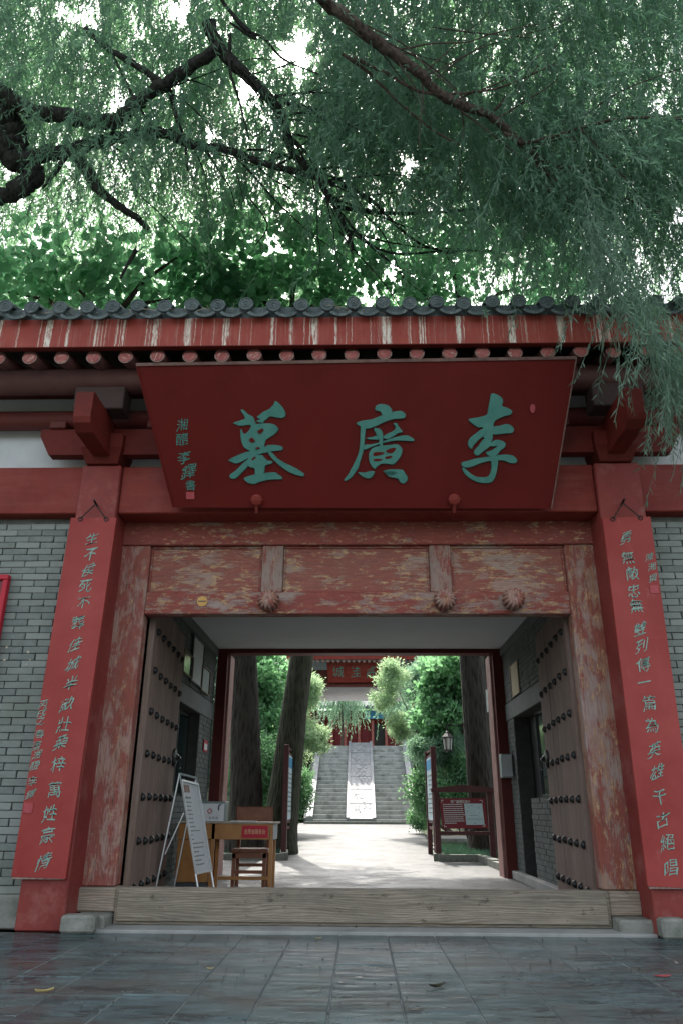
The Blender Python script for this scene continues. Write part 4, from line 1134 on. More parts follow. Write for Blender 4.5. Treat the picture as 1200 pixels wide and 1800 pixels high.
fallen(768, 1735, .12, .05, M['leaf_dark'], 'crumpled dark leaf standing up on a joint right of centre', .6, .02)
fallen(1164, 1716, .12, .06, M['seal'], 'torn scrap of red paper on the wet slabs at the right', .2, .006)
fallen(601, 1727, .05, .04, M['leaf_dark'], 'tiny dark leaf at the centre beside a slab joint', 1.0, .004)

# ------------------------------------------------------------------ courtyard
def trunk(pts, rad, lab, mat, name='tree_trunk', n=20, cat='tree', crown=None):
    P = [np.array(p, float) for p in pts]
    t = th(name, lab, cat, tuple(P[0]))
    V = []; F = []; k = len(P) * 5
    pts2 = []; r2 = []
    for i in range(k):
        s = i / (k - 1) * (len(P) - 1); a = int(min(s, len(P) - 2)); f_ = s - a
        pts2.append(P[a] * (1 - f_) + P[a + 1] * f_); r2.append(rad[a] * (1 - f_) + rad[a + 1] * f_)
    m = MB().tube(pts2, r2, n)
    Vv = np.array(m.V); ph = random.uniform(0, 6)
    for i in range(k):
        for j in range(n):
            q = i * n + j; dv = Vv[q] - pts2[i]
            th_ = 2 * pi * j / n
            fac = 1 + .05 * sin(3 * th_ + ph + i * .12) + .035 * sin(7 * th_ + ph * 2 - i * .2) + random.uniform(-.012, .012) + (.35 * max(0, 1 - i / 3) * (.6 + .4 * sin(4 * th_ + ph)))
            Vv[q] = pts2[i] + dv * fac
    m.V = [tuple(v) for v in Vv]
    m.to('trunk', mat, t, True)
    return t

# left planter with kerb, grass and two big trunks
def kerb(name, pts, parent, mat, h=.12, w=.16):
    for a, b in zip(pts[:-1], pts[1:]):
        a = np.array(a, float); b = np.array(b, float); n = max(1, int(np.linalg.norm(b - a) / 1.1)); 
        for i in range(n):
            p = a + (b - a) * (i / n); q = a + (b - a) * ((i + 1) / n); d_ = (q - p) / np.linalg.norm(q - p) * .004
            p, q = p + d_, q - d_
            zz = gz((p[1] + q[1]) / 2)
            MB().bar((p[0], p[1], zz + h / 2 - .02), (q[0], q[1], zz + h / 2 - .02), w, h + .04).to('kerb_stone', mat, parent)
pl = th('planter', 'low stone kerbed planting bed left of the path with two large trunks', 'planter', (-3.4, 18, 0))
kerb('k', [(-5.6, 15.5), (-1.43, 15.5), (-1.9, 20.9), (-5.6, 20.9)], pl, M['stone'])
prr = th('planter', 'low stone kerbed planting bed right of the path behind the maroon information board', 'planter', (3.4, 18, 0))
kerb('k', [(2.42, 12.95), (2.30, 15.5), (1.48, 15.5), (1.92, 20.9), (5.6, 20.9)], prr, M['stone'])
def grass(name, x0, x1, y0, y1, n, par, zf, h=.10):
    cx = RNG.uniform(x0, x1, n); cy = RNG.uniform(y0, y1, n); an = RNG.uniform(0, 6.28, n); hh = h * RNG.uniform(.5, 1.3, n); le = RNG.uniform(-.05, .05, (n, 2))
    zz = np.array([zf(y) for y in cy]); w = .006
    V = np.stack([np.stack([cx - w * np.cos(an), cy - w * np.sin(an), zz], 1), np.stack([cx + w * np.cos(an), cy + w * np.sin(an), zz], 1), np.stack([cx + le[:, 0], cy + le[:, 1], zz + hh], 1)], 1).reshape(-1, 3)
    mk(name, V, np.arange(3 * n).reshape(-1, 3), M['dark_foliage'], par, kind='stuff')
MB().add([(-5.5, 15.6, .11), (-1.5, 15.6, .11), (-1.98, 20.8, .17), (-5.5, 20.8, .17)], [(0, 1, 2, 3)]).to('soil', M['grass'], pl)
MB().add([(2.40, 13.1, .05), (5.5, 13.1, .05), (5.5, 20.8, .17), (2.0, 20.8, .17), (1.57, 15.6, .11), (2.38, 15.6, .11)], [(0, 1, 2, 3, 4, 5)]).to('soil', M['grass'], prr)
grass('grass', -3.3, -1.6, 15.65, 17.6, 2600, pl, lambda y: gz(y) + .06)
grass('grass', 1.7, 3.4, 15.65, 18.6, 5200, prr, lambda y: gz(y) + .06)

TRK = []
TRK.append(trunk([(-2.28, 16.2, 0), (-2.30, 16.2, 1.2), (-2.42, 16.25, 3.0), (-2.6, 16.3, 5.5), (-2.9, 16.4, 9)], [.34, .32, .29, .24, .15], 'thick dark furrowed tree trunk standing upright behind the left rear post', M['bark'], 'tree'))
TRK.append(trunk([(-1.72, 17.2, 0), (-1.62, 17.2, 1.2), (-1.45, 17.2, 3.0), (-1.2, 17.2, 5.2), (-.9, 17.2, 9)], [.40, .34, .29, .25, .17], 'thick mossy tree trunk leaning right, beside the left poster stand', M['bark_moss'], 'tree'))
TRK.append(trunk([(2.66, 17.2, 0), (2.65, 17.2, 1.2), (2.60, 17.2, 3.0), (2.55, 17.2, 5.2), (2.5, 17.2, 9)], [.36, .32, .29, .25, .16], 'thick upright tree trunk behind the maroon information board', M['bark'], 'tree'))
TRK.append(trunk([(3.05, 18.3, 0), (3.05, 18.3, 1.2), (3.1, 18.3, 3.0), (3.2, 18.3, 5.2), (3.3, 18.3, 9)], [.30, .27, .25, .2, .12], 'paler tree trunk half hidden behind the right rear post', M['bark_moss'], 'tree'))
a, b = U(852, 1213, Y=16.9), U(861, 1252, Y=16.9)
box('tree_sign', a[0], b[0], 16.86, 16.9, b[2], a[2], M['white_paint'], None, .004, label='narrow white sign plate fixed to the right tree trunk', cat='sign')

# poster stands (seen almost edge on)
def stand(xn, yn, yf, ztop, lab, w, left):
    s = th('poster_stand', lab, 'poster stand', (xn, (yn + yf) / 2, 0), 'tall poster stands facing each other across the path')
    zb = gz(yn) + .02
    for y in (yn, yf):
        box('post', xn - .05, xn + .05, y - .06, y + .06, zb, ztop, M['dk_red_metal'], s, .004)
    box('poster_panel', xn - .025, xn + .025, yn + .07, yf - .07, zb + .62, ztop - .12, M['dk_red_metal'], s, .003)
    q = 1 if left else -1
    xs_ = sorted((xn + q * .027, xn + q * .031))
    box('poster', *xs_, yn + .12, yf - .12, zb + .68, ztop - .18, M['pale_blue'], s, 0)
    xs_ = sorted((xn + q * .032, xn + q * .034))
    box('poster_heading', *xs_, yn + .14, yf - .14, ztop - .42, ztop - .22, M['blue'], s, 0)
    m = MB()
    for i in range(9):
        z_ = ztop - .55 - i * .09; m.box(*sorted((xn + q * .032, xn + q * .034)), yn + .2, yf - .2 - random.uniform(0, .4), z_, z_ + .025)
    m.to('printed_lines', M['grey_ink'], s, kind='stuff')
    box('rail', xn - .02, xn + .02, yn + .062, yf - .062, zb + .5, zb + .55, M['dk_red_metal'], s, .003)
    box('rail', xn - .02, xn + .02, yn + .062, yf - .062, ztop - .06, ztop - .02, M['dk_red_metal'], s, .003)
stand(-1.47, 15.85, 17.35, 2.17, 'tall dark red poster stand left of the path, seen edge on', .1, True)
stand(1.50, 15.9, 17.3, 2.15, 'tall dark red poster stand right of the path behind the information board', .1, False)

# information board
Yb = 15.65
ib = th('information_board', 'maroon information board with white text and a site map in a wooden frame', 'information board', (1.98, Yb, 0))
xl, xr = U(768, 1450, Y=Yb)[0], U(863, 1450, Y=Yb)[0]
ztp = U(815, 1388, Y=Yb)[2]; zb = .10
for x in (xl, xr): box('post', x - .055, x + .055, Yb - .04, Yb + .05, zb if x == xl else zb, ztp - .02, M['dk_red_metal'], ib, .005)
poly = [(xl - .1, ztp - .05), (xr + .12, ztp - .05), (xr + .12, ztp + .02), (xr - .15, ztp + .055), ((xl + xr) / 2, ztp + .09), (xl + .2, ztp + .055), (xl - .1, ztp + .02)]
MB().prism(poly, lambda x, z_, t: (x, Yb - .08 + t, z_), .13).to('top_beam', M['dk_red_metal'], ib)
box('lower_rail', xl + .056, xr - .056, Yb - .02, Yb + .02, U(800, 1468, Y=Yb)[2], U(800, 1461, Y=Yb)[2], M['dk_red_metal'], ib, .003)
A, B_, C_, D_ = [U(x, y, Y=Yb - .06) for x, y in ((777, 1457), (857, 1456), (851, 1403), (771, 1403))]
pb = MB().hexa([p + np.array([0, h, 0]) for h in (.03, 0) for p in (A, B_, C_, D_)]).to('sign_panel', M['maroon_panel'], ib)
def onb(s, t, h=.003):
    p = (A * (1 - s) + B_ * s) * (1 - t) + (D_ * (1 - s) + C_ * s) * t; return p + np.array([0, -h, 0])
for i, g_ in enumerate('李广墓景区简介'):
    glyph(g_, onb(.27 + i * .062, .885, .002), u_, v_, n_, .062, M['white_paint'], pb, 0, .01, 'printed_character')
def patch(s0, s1, t0_, t1_, mat, name, h=.003, m=None):
    mm = m or MB()
    mm.hexa([onb(s, t, hh) for hh in (h - .002, h) for s, t in ((s0, t0_), (s1, t0_), (s1, t1_), (s0, t1_))])
    if m is None: mm.to(name, M[mat], pb)
patch(.53, .93, .12, .82, 'pale_blue', 'map_panel')
m = MB()
for i in range(10):
    t = .78 - i * .068; s = .06
    while s < (.48 if i < 9 else .3):
        w_ = random.uniform(.02, .06); patch(s, s + w_, t, t + .026, None, None, .0028, m); s += w_ + .006
m.to('printed_lines', M['white_dim'], pb, kind='stuff')
m = MB()
for s, t, w_, hh in ((.62, .42, .2, .012), (.56, .30, .34, .016), (.7, .16, .06, .02), (.60, .70, .04, .02), (.68, .74, .03, .02), (.83, .66, .03, .03), (.57, .55, .02, .03), (.84, .5, .02, .03), (.75, .24, .08, .01)):
    patch(s, s + w_, t, t + hh, None, None, .0045, m)
m.to('map_marks', M['grey_ink'], pb, kind='stuff')
m = MB()
for s, t, ds, dt in ((.04, .92, 1, -1), (.93, .92, -1, -1), (.04, .06, 1, 1), (.93, .06, -1, 1)):
    patch(min(s, s + ds * .05), max(s, s + ds * .05), t, t + .02, None, None, .003, m); patch(s, s + .012, min(t, t + dt * .07), max(t, t + dt * .07), None, None, .0031, m)
m.to('corner_marks', M['white_dim'], pb, kind='stuff')

# lantern hanging from an iron arm on the right trunk
Yl = 17.0
c = U(786, 1306, Y=Yl)
ln_ = th('hanging_lantern', 'small milky glass lantern with dark iron cap hanging left of the right trunk', 'lantern', tuple(c))
MB().lathe([(.085, -.14), (.11, .10)], c, (0, 0, 1), 6).to('lantern_glass', M['lantern_glass'], ln_)
MB().lathe([(.15, .10), (.14, .125), (.06, .20), (.03, .24), (.008, .25)], c, (0, 0, 1), 6).to('lantern_cap', M['iron'], ln_)
MB().lathe([(.03, -.20), (.12, -.165), (.12, -.142)], c, (0, 0, 1), 6).to('lantern_base', M['iron'], ln_)
m = MB()
for k in range(6):
    t = 2 * pi * (k + .0) / 6; m.bar(c + np.array([.092 * cos(t), .092 * sin(t), -.14]), c + np.array([.118 * cos(t), .118 * sin(t), .10]), .012)
m.to('lantern_ribs', M['iron'], ln_)
tp = c + np.array([0, 0, .25]); m = MB()
m.tube([tp, tp + (0, 0, .12)], .012, 6)
m.tube([tp + (-.14, 0, .20), tp + (-.10, 0, .14), tp + (0, 0, .12), tp + (.2, .05, .12), tp + (.40, .15, .16), (2.50, 17.08, tp[2] + .3)], .014, 6)
m.tube([tp + (.12, 0, .24), tp + (.09, 0, .15), tp + (0, 0, .12)], .010, 6)
m.to('iron_arm', M['iron'], ln_)

# staircase
stz0, sty0, n_st, rise, tread = .36, 34.0, 20, .185, .37
stc = th('stone_staircase', 'wide stone staircase with a carved marble ramp in the middle', 'staircase', (.14, 37.5, .36))
xl_, xr_ = -1.97, 2.25
for i in range(n_st):
    z0 = stz0 + i * rise; y0 = sty0 + i * tread
    for a, b in ((xl_, -.555), (.70, xr_)):
        box('step', a, b, y0, y0 + tread + .05, z0 - .25, z0 + rise - .004 + random.uniform(-.003, .003), M['stair'], stc, .012)
def sloped(x0, x1, ya, za, yb, zb_, t, name, mat, h2=0):
    return MB().hexa([(x0, ya, za - t), (x1, ya, za - t), (x1, yb, zb_ - t), (x0, yb, zb_ - t), (x0, ya, za), (x1, ya, za), (x1, yb, zb_), (x0, yb, zb_)]).to(name, mat, stc)
yT, zT = sty0 + n_st * tread, stz0 + n_st * rise
npan = 6
for i in range(npan):
    f0, f1 = i / npan + .004, (i + 1) / npan - .004
    p = sloped(-.42, .565, sty0 + (yT - sty0) * f0, stz0 + .20 + (zT - stz0) * f0, sty0 + (yT - sty0) * f1, stz0 + .20 + (zT - stz0) * f1, .3, 'ramp_panel', M['marble'])
    # low relief: swirling ridges
    m = MB(); r_ = random.Random(i)
    for k in range(9):
        bx, by = r_.uniform(-.30, .42), r_.uniform(.15, .85); pts_ = []
        a0 = r_.uniform(-.5, .5); L_ = r_.uniform(.15, .4)
        for j in range(7):
            t = j / 6; xx = bx + L_ * (t - .5) * cos(a0); f_ = f0 + (f1 - f0) * min(.95, max(.05, by + .18 * sin(t * 5 + k) + .1 * t * sin(a0)))
            xx = min(.5, max(-.36, xx)); pts_.append((xx, sty0 + (yT - sty0) * f_, stz0 + .205 + (zT - stz0) * f_))
        m.tube(pts_, .012, 5)
    m.to('ramp_relief', M['marble'], p)
for x0, x1 in ((-.553, -.424), (.569, .698)):
    sloped(x0, x1, sty0, stz0 + .26, yT, zT + .26, .3, 'ramp_border', M['marble'])
for x0, x1, nm in ((-2.24, -1.975, 0), (2.255, 2.52, 0)):
    sloped(x0, x1, sty0 - .05, stz0 + .30, yT, zT + .34, .5, 'parapet_slab', M['marble'])
    sloped(x0 - (.12 if x0 < 0 else -.27), (x1 - .27) if x0 < 0 else x1 + .14, sty0 + .2, stz0 + .22, yT, zT + .24, .6, 'side_wall', M['brick_stuff'])
box('upper_landing', -8, 8, yT + .052, yT + 26, zT - .3, zT - .006, M['stair'], stc, .01)
box('base_plinth', -2.3, 2.55, sty0 - .30, sty0 - .06, .2, .46, M['stone'], stc, .01)

# second gate at the top of the stairs
g2 = th('second_gate', 'smaller red gate with a green lettered plaque at the head of the stairs', 'gatehouse', (0.2, 46, zT))
yG = 44.0; zc = U(640, 1208, Y=yG)[2]
box('gate_ceiling', -4, 4.4, yG, 50, zc, zc + .1, M['ceiling'], g2, 0)
for x in (-3.4, 3.7):
    box('gate_wall', x - .3, x + .3, yG, 50, zT, zc - .004, M['red_wall'], g2, .01)
z_a, z_b = U(640, 1208, Y=43.9)[2], U(640, 1200, Y=43.9)[2]
box('gate_lintel', -6, 6.3, 43.7, 43.98, zc - .02, zc + .95, M['red_dark'], g2, .01)
ptl, pbr = U(572, 1160, Y=43.2), U(676, 1200, Y=43.4)
tl, tr_, br_, bl = U(574, 1163, Y=42.9), U(680, 1162, Y=42.9), U(677, 1199, Y=43.5), U(577, 1200, Y=43.5)
n2 = np.cross(br_ - bl, tl - bl); n2 /= np.linalg.norm(n2); n2 = n2 if n2[1] < 0 else -n2
gp = MB().hexa([p - n2 * .06 for p in (bl, br_, tr_, tl)] + [p for p in (bl, br_, tr_, tl)]).to('gate_plaque', M['red_wall'], g2)
v2 = np.cross(n2, u_); v2 = v2 if v2[2] > 0 else -v2
for g_, px in (('城', 594), ('佳', 624), ('將', 650), ('飞', 676)):
    glyph(g_, UP(px, 1181, bl, n2), u_, v2, n2, .70, M['green'], gp, .6, .05)
ez = U(640, 1163, Y=42.6)[2]
m = MB()
for i in range(-22, 23):
    x = .3 + i * .29; m.lathe([(.085, 0), (.085, .9)], (x, 42.55, ez + .02), (0, 1, .25), 8)
m.to('rafter', M['ring'], g2, kind='stuff')
box('gate_fascia', -6.3, 6.8, 42.45, 42.5, ez + .10, ez + .42, M['red_wall'], g2, .005)
tl_ = MB()
for i in range(-24, 26):
    x = .3 + i * .27
    tl_.tube([(x, 42.35, ez + .52), (x, 46.6, ez + .52 + 4.2 * .47)], .085, 8)
tl_.to('cap_tile', M['tile'], g2, kind='stuff')
MB().hexa([(-6.4, 42.38, ez + .40), (6.9, 42.38, ez + .40), (6.9, 46.6, ez + .40 + 4.2 * .47), (-6.4, 46.6, ez + .40 + 4.2 * .47),
           (-6.4, 42.38, ez + .48), (6.9, 42.38, ez + .48), (6.9, 46.6, ez + .48 + 4.2 * .47), (-6.4, 46.6, ez + .48 + 4.2 * .47)]).to('roof_deck', M['white_paint'], g2)
MB().hexa([(-6.4, 46.6, ez + .40 + 4.2 * .47), (6.9, 46.6, ez + .40 + 4.2 * .47), (6.9, 51, ez + .40), (-6.4, 51, ez + .40),
           (-6.4, 46.6, ez + .48 + 4.2 * .47), (6.9, 46.6, ez + .48 + 4.2 * .47), (6.9, 51, ez + .48), (-6.4, 51, ez + .48)]).to('roof_deck', M['tile'], g2)
for x0, x1 in ((-6, -3.72), (4.02, 6.3)): box('gate_wall', x0, x1, 44.0, 44.3, zT, zc + .8, M['brick_stuff'], g2, 0)
for x in (-3.2, 3.5): box('gate_bracket', x - .2, x + .2, 43.0, 43.68, zc + .5, zc + 1.1, M['red_dark'], g2, .02)

# far hall
hz = zT
hall = th('memorial_hall', 'distant red hall with blue painted eaves beyond the second gate', 'hall', (1.2, 62, hz))
zE = U(655, 1247, Y=59)[2]; zD = U(655, 1266, Y=60)[2]
box('hall_wall', -8, 10, 60.2, 66, hz, zE, M['red_wall'], hall, .02)
m = MB()
for i in range(-8, 11):
    box('hall_column', i * 1.05 - .1, i * 1.05 + .1, 59.7, 60.0, hz, zD, M['rafter_end'], hall, .02) if abs(i) < 5 else None
box('painted_beam', -8, 10, 59.6, 60.1, zD + .004, zE, M['red_dark'], hall, .02)
box('painted_bracket', .45, 1.9, 59.4, 59.59, zD + .05, zE - .02, M['blue'], hall, .02)
for i in range(-4, 5):
    if i == 1: continue
    d_ = box('lattice_door', i * 1.05 + .12, i * 1.05 + .93, 60.05, 60.15, hz, zD - .3, M['red_wall'], hall, .01)
    box('door_panel', i * 1.05 + .22, i * 1.05 + .83, 60.03, 60.048, hz + .9, zD - .5, M['maroon_panel'], d_, 0)
box('dark_doorway', 1.05 + .12, 2.0, 60.05, 60.15, hz, zD - .3, M['black_metal'], hall, .01)
MB().hexa([(-9, 58.6, zE), (11, 58.6, zE), (11, 64, zE + 2.2), (-9, 64, zE + 2.2), (-9, 58.6, zE + .2), (11, 58.6, zE + .2), (11, 64, zE + 2.4), (-9, 64, zE + 2.4)]).to('hall_roof', M['tile'], hall)
m = MB()
for i in range(-40, 52): m.tube([(i * .22, 58.5, zE + .22), (i * .22, 63.9, zE + 2.42)], .07, 6)
m.to('cap_tile', M['tile'], hall, kind='stuff')

# ------------------------------------------------------------------ foliage
def leaves(c, axis, L, W, fold=.25, shape='lance'):
    """c (n,3) leaf bases, axis (n,3) unit, L, W (n,) -> verts, tris"""
    n = len(c); r = RNG.normal(size=(n, 3)); s = np.cross(axis, r); s /= np.linalg.norm(s, axis=1)[:, None] + 1e-9
    if shape == 'lance':
        q = c + axis * (L * .42)[:, None]
        V = np.stack([c, q + s * (W / 2)[:, None], c + axis * L[:, None], q - s * (W / 2)[:, None]], 1).reshape(-1, 3)
        b = np.arange(n)[:, None] * 4; F = np.concatenate([b + [0, 1, 2], b + [0, 2, 3]], 0)
    else:
        nrm = np.cross(s, axis)
        a = c + axis * (L * .22)[:, None]; m_ = c + axis * (L * .55)[:, None] - nrm * (L * .06)[:, None]
        V = np.stack([c, a + s * (W * .42)[:, None] + nrm * (W * .10)[:, None], m_ + s * (W * .5)[:, None] + nrm * (W * .08)[:, None], c + axis * L[:, None] - nrm * (L * .14)[:, None],
                      m_ - s * (W * .5)[:, None] + nrm * (W * .08)[:, None], a - s * (W * .42)[:, None] + nrm * (W * .10)[:, None]], 1).reshape(-1, 3)
        b = np.arange(n)[:, None] * 6; F = np.concatenate([b + [0, 1, 2], b + [0, 2, 3], b + [0, 3, 4], b + [0, 4, 5]], 0)
    return V, F
def unit(v): return v / (np.linalg.norm(v, axis=-1, keepdims=True) + 1e-9)
def strands(tops, length, per, leafL, leafW, lean=.45, droop=1.0):
    """hanging willow twigs: returns leaf V,F and twig V,F"""
    n = len(tops); d0 = unit(np.concatenate([RNG.normal(0, lean, (n, 2)), np.full((n, 1), -droop)], 1) + RNG.normal(0, .08, (n, 3)))
    cur = RNG.normal(0, .22, (n, 3)); cur[:, 2] = -abs(cur[:, 2])
    Ls = length * RNG.uniform(.5, 1.25, n)
    t = (np.arange(per) + .3) / per; T = t[None, :] + RNG.uniform(-.3, .3, (n, per)) / per
    P = tops[:, None] + d0[:, None] * (Ls[:, None] * T)[..., None] + cur[:, None] * (Ls[:, None] * T ** 2 * .6)[..., None]
    tan = unit(d0[:, None] + cur[:, None] * (T * 1.2)[..., None])
    side = unit(RNG.normal(size=(n, per, 3))); ax = unit(tan * .8 + side * .75 + np.array([0, 0, -.28]))
    Lf = leafL * RNG.uniform(.6, 1.2, n * per) * np.repeat(RNG.uniform(.8, 1.2, n), per); Wf = leafW * RNG.uniform(.8, 1.25, n * per)
    V, F = leaves(P.reshape(-1, 3), ax.reshape(-1, 3), Lf, Wf)
    k = 5; tt = np.linspace(0, 1, k)
    Q = tops[:, None] + d0[:, None] * (Ls[:, None] * tt)[..., None] + cur[:, None] * (Ls[:, None] * tt ** 2 * .6)[..., None]
    w = .0022; off = np.array([w, 0, 0]); A = Q - off; B = Q + off
    TV = np.stack([A, B], 2).reshape(-1, 3); b = (np.arange(n)[:, None] * k + np.arange(k - 1)[None]).reshape(-1, 1) * 2
    TF = np.concatenate([b + [0, 1, 3], b + [0, 3, 2]], 0)
    return V, F, TV, TF
def proj(P):
    d = P - CAM; z = d @ _f
    return 600 + FPX * (d @ _r) / z, 900 - FPX * (d @ _u) / z
GAPS = [(520, 95, 40, 1), (435, 155, 26, 1), (318, 20, 24, 1), (372, 238, 16, 1), (150, 30, 26, .8), (108, 20, 16, .8), (300, 150, 22, .6), (208, 180, 24, .7),
        (478, 435, 22, .9), (718, 290, 26, .9), (690, 480, 22, .9), (1188, 385, 18, .9), (1098, 75, 14, .8), (1155, 185, 20, .7), (590, 455, 16, .7), (80, 430, 18, .8),
        (15, 300, 16, .8), (40, 360, 14, .7), (640, 425, 14, .7), (870, 85, 9, .7), (600, 300, 12, .6), (470, 205, 14, .6), (250, 60, 18, .6), (400, 60, 14, .6), (60, 20, 12, .6), (1195, 500, 12, .5)]
def gap_mask(x, y, f=1.0):
    # ragged openings in the canopy where the sky shows
    k = np.ones(len(x), bool)
    for gx, gy, r, s in GAPS:
        dx, dy = x - gx, y - gy; a = np.arctan2(dy, dx)
        rr = r * f * (.78 + .30 * np.sin(3 * a + gx) + .22 * np.sin(5 * a + gy) + .15 * np.sin(11 * a + gx * .3))
        k &= ~((np.hypot(dx, dy) < rr * RNG.uniform(.55, 1.35, len(x))) & (RNG.random(len(x)) < s))
    return k
def keep_gap(P):
    x, y = proj(P); return gap_mask(x, y, 1.0)
def tris_mesh(parts):
    Vs, Fs, n = [], [], 0
    for V, F in parts: Vs.append(V); Fs.append(F + n); n += len(V)
    return np.concatenate(Vs), np.concatenate(Fs)
def smooth_path(P, n=5):
    P = [np.array(p, float) for p in P]; out = []
    for i in range(len(P) - 1):
        p0 = P[max(i - 1, 0)]; p1 = P[i]; p2 = P[i + 1]; p3 = P[min(i + 2, len(P) - 1)]
        for j in range(n):
            t = j / n; out.append(.5 * ((2 * p1) + (-p0 + p2) * t + (2 * p0 - 5 * p1 + 4 * p2 - p3) * t * t + (-p0 + 3 * p1 - 3 * p2 + p3) * t ** 3))
    out.append(P[-1]); return out
def limb(tree, pxs, D, w0, w1, mat, name='branch', pre=None):
    """pxs photo pixels, D distance at start/end; w pixel widths"""
    n = len(pxs); P = []; R = []
    for i, (x, y) in enumerate(pxs):
        d = D[0] + (D[1] - D[0]) * i / (n - 1); P.append(U(x, y, D=d)); R.append((w0 + (w1 - w0) * i / (n - 1)) * d / FPX / 2)
    if pre: P = [np.array(q, float) for q in pre[0]] + P; R = list(pre[1]) + R
    S = smooth_path(P, 6); RR = np.interp(np.linspace(0, 1, len(S)), np.linspace(0, 1, len(R)), R)
    S = [s + RNG.normal(0, r * .13, 3) for s, r in zip(S, RR)]
    return MB().tube(S, list(RR * RNG.uniform(.9, 1.1, len(RR))), 9).to(name, mat, tree, True)

w1 = th('willow_tree', 'large willow reaching in from the left over the gate roof with dark twisting limbs', 'tree', (-6.4, 9.2, 0))
MW = M['bark_willow']
start = U(-60, 215, D=9.3)
limb(w1, [(-60, 215), (0, 205), (22, 255), (38, 290)], (9.3, 9.2), 92, 40, MW, 'trunk', ([(-6.4, 9.2, 0), (-6.3, 9.1, 2.5), (-5.9, 8.9, 5.0)], [.42, .36, .33]))
limb(w1, [(-50, 170), (0, 165), (50, 192), (105, 203), (160, 212), (205, 212), (240, 182), (285, 150), (330, 122), (388, 82)], (9.2, 8.6), 30, 20, MW)
limb(w1, [(365, 40), (388, 85), (425, 125), (468, 165), (497, 205), (510, 262), (545, 300), (585, 355), (612, 410), (620, 440)], (8.6, 8.9), 24, 6, MW)
limb(w1, [(30, 285), (85, 270), (130, 264), (185, 246), (240, 238), (290, 236), (345, 256), (400, 263), (460, 286), (530, 304), (590, 325)], (9.2, 8.8), 27, 8, MW)
limb(w1, [(128, 264), (155, 300), (182, 340), (230, 375), (262, 402)], (9.1, 9.2), 26, 8, MW)
limb(w1, [(150, 50), (190, 85), (240, 115), (292, 150)], (8.8, 8.75), 9, 13, MW)
limb(w1, [(300, 160), (312, 210), (325, 245), (330, 300)], (8.8, 8.8), 9, 4, MW)
limb(w1, [(200, 100), (240, 180), (270, 228)], (8.9, 8.8), 5, 5, MW)
limb(w1, [(38, 285), (60, 305), (45, 325), (0, 345), (-50, 350)], (9.2, 9.1), 40, 26, MW)
limb(w1, [(120, 265), (100, 300), (75, 330)], (9.1, 9.0), 12, 4, MW)
limb(w1, [(240, 440), (225, 465), (212, 490)], (9.2, 9.2), 8, 4, MW)
limb(w1, [(405, 40), (450, 68), (405, 20)][::-1], (8.5, 8.5), 6, 4, MW)
limb(w1, [(405, 60), (405, 125), (420, 175), (438, 245)], (8.6, 8.6), 7, 3, MW)
limb(w1, [(390, 0), (430, 50), (465, 68), (500, 105), (560, 130)], (8.3, 8.5), 7, 3, MW)
limb(w1, [(500, 182), (540, 190), (580, 215), (600, 240)], (8.7, 8.8), 7, 3, MW)
limb(w1, [(440, 350), (470, 395), (450, 430)], (9.2, 9.3), 3, 2, MW)
limb(w1, [(590, 365), (680, 374), (800, 371), (890, 358)], (8.9, 9.3), 8, 4, MW)
limb(w1, [(598, 375), (648, 428), (700, 446), (790, 441), (868, 441)], (8.9, 9.2), 5, 3, MW)
limb(w1, [(600, 325), (650, 350), (700, 400), (745, 432), (800, 446)], (8.8, 9.2), 7, 3, MW)
limb(w1, [(560, 300), (620, 330), (680, 385), (740, 405)], (8.8, 9.1), 4, 2, MW)
w2 = th('willow_tree', 'willow whose long brown bough crosses the upper right, its leaves veiling the right eave', 'tree', (-4.2, -1.2, 0))
MBr = M['bark_brown']
limb(w2, [(545, -30), (600, 22), (680, 85), (740, 132), (772, 165), (815, 185), (862, 205), (895, 233), (930, 265), (962, 300), (990, 342), (1000, 380)], (6.8, 7.6), 22, 8, MBr, 'bough',
     ([(-4.2, -1.2, 0), (-4.0, -.9, 2.5), (-3.4, -.1, 5.0), (-2.2, 1.2, 6.6)], [.34, .28, .22, .15]))
limb(w2, [(885, 232), (915, 250), (960, 243), (1010, 228), (1080, 210), (1150, 206), (1230, 212)], (7.3, 7.0), 8, 4, MBr)
limb(w2, [(622, 102), (680, 130), (735, 160), (790, 165), (870, 156), (940, 128), (975, 112)], (7.0, 7.2), 7, 2, MBr)
limb(w2, [(602, 95), (650, 130), (700, 180), (760, 228), (808, 255)], (7.0, 7.3), 6, 3, MBr)
limb(w2, [(930, 262), (960, 285), (1000, 295), (1040, 300)], (7.4, 7.5), 7, 3, MBr)
limb(w2, [(960, 335), (1030, 333), (1100, 350), (1160, 374)], (7.5, 7.4), 5, 3, MBr)
limb(w2, [(765, 140), (800, 110), (850, 78)], (7.1, 7.1), 3, 1.5, MBr)
limb(w2, [(760, 48), (810, 55), (880, 62), (930, 66)], (7.2, 7.2), 3, 1.5, MBr)

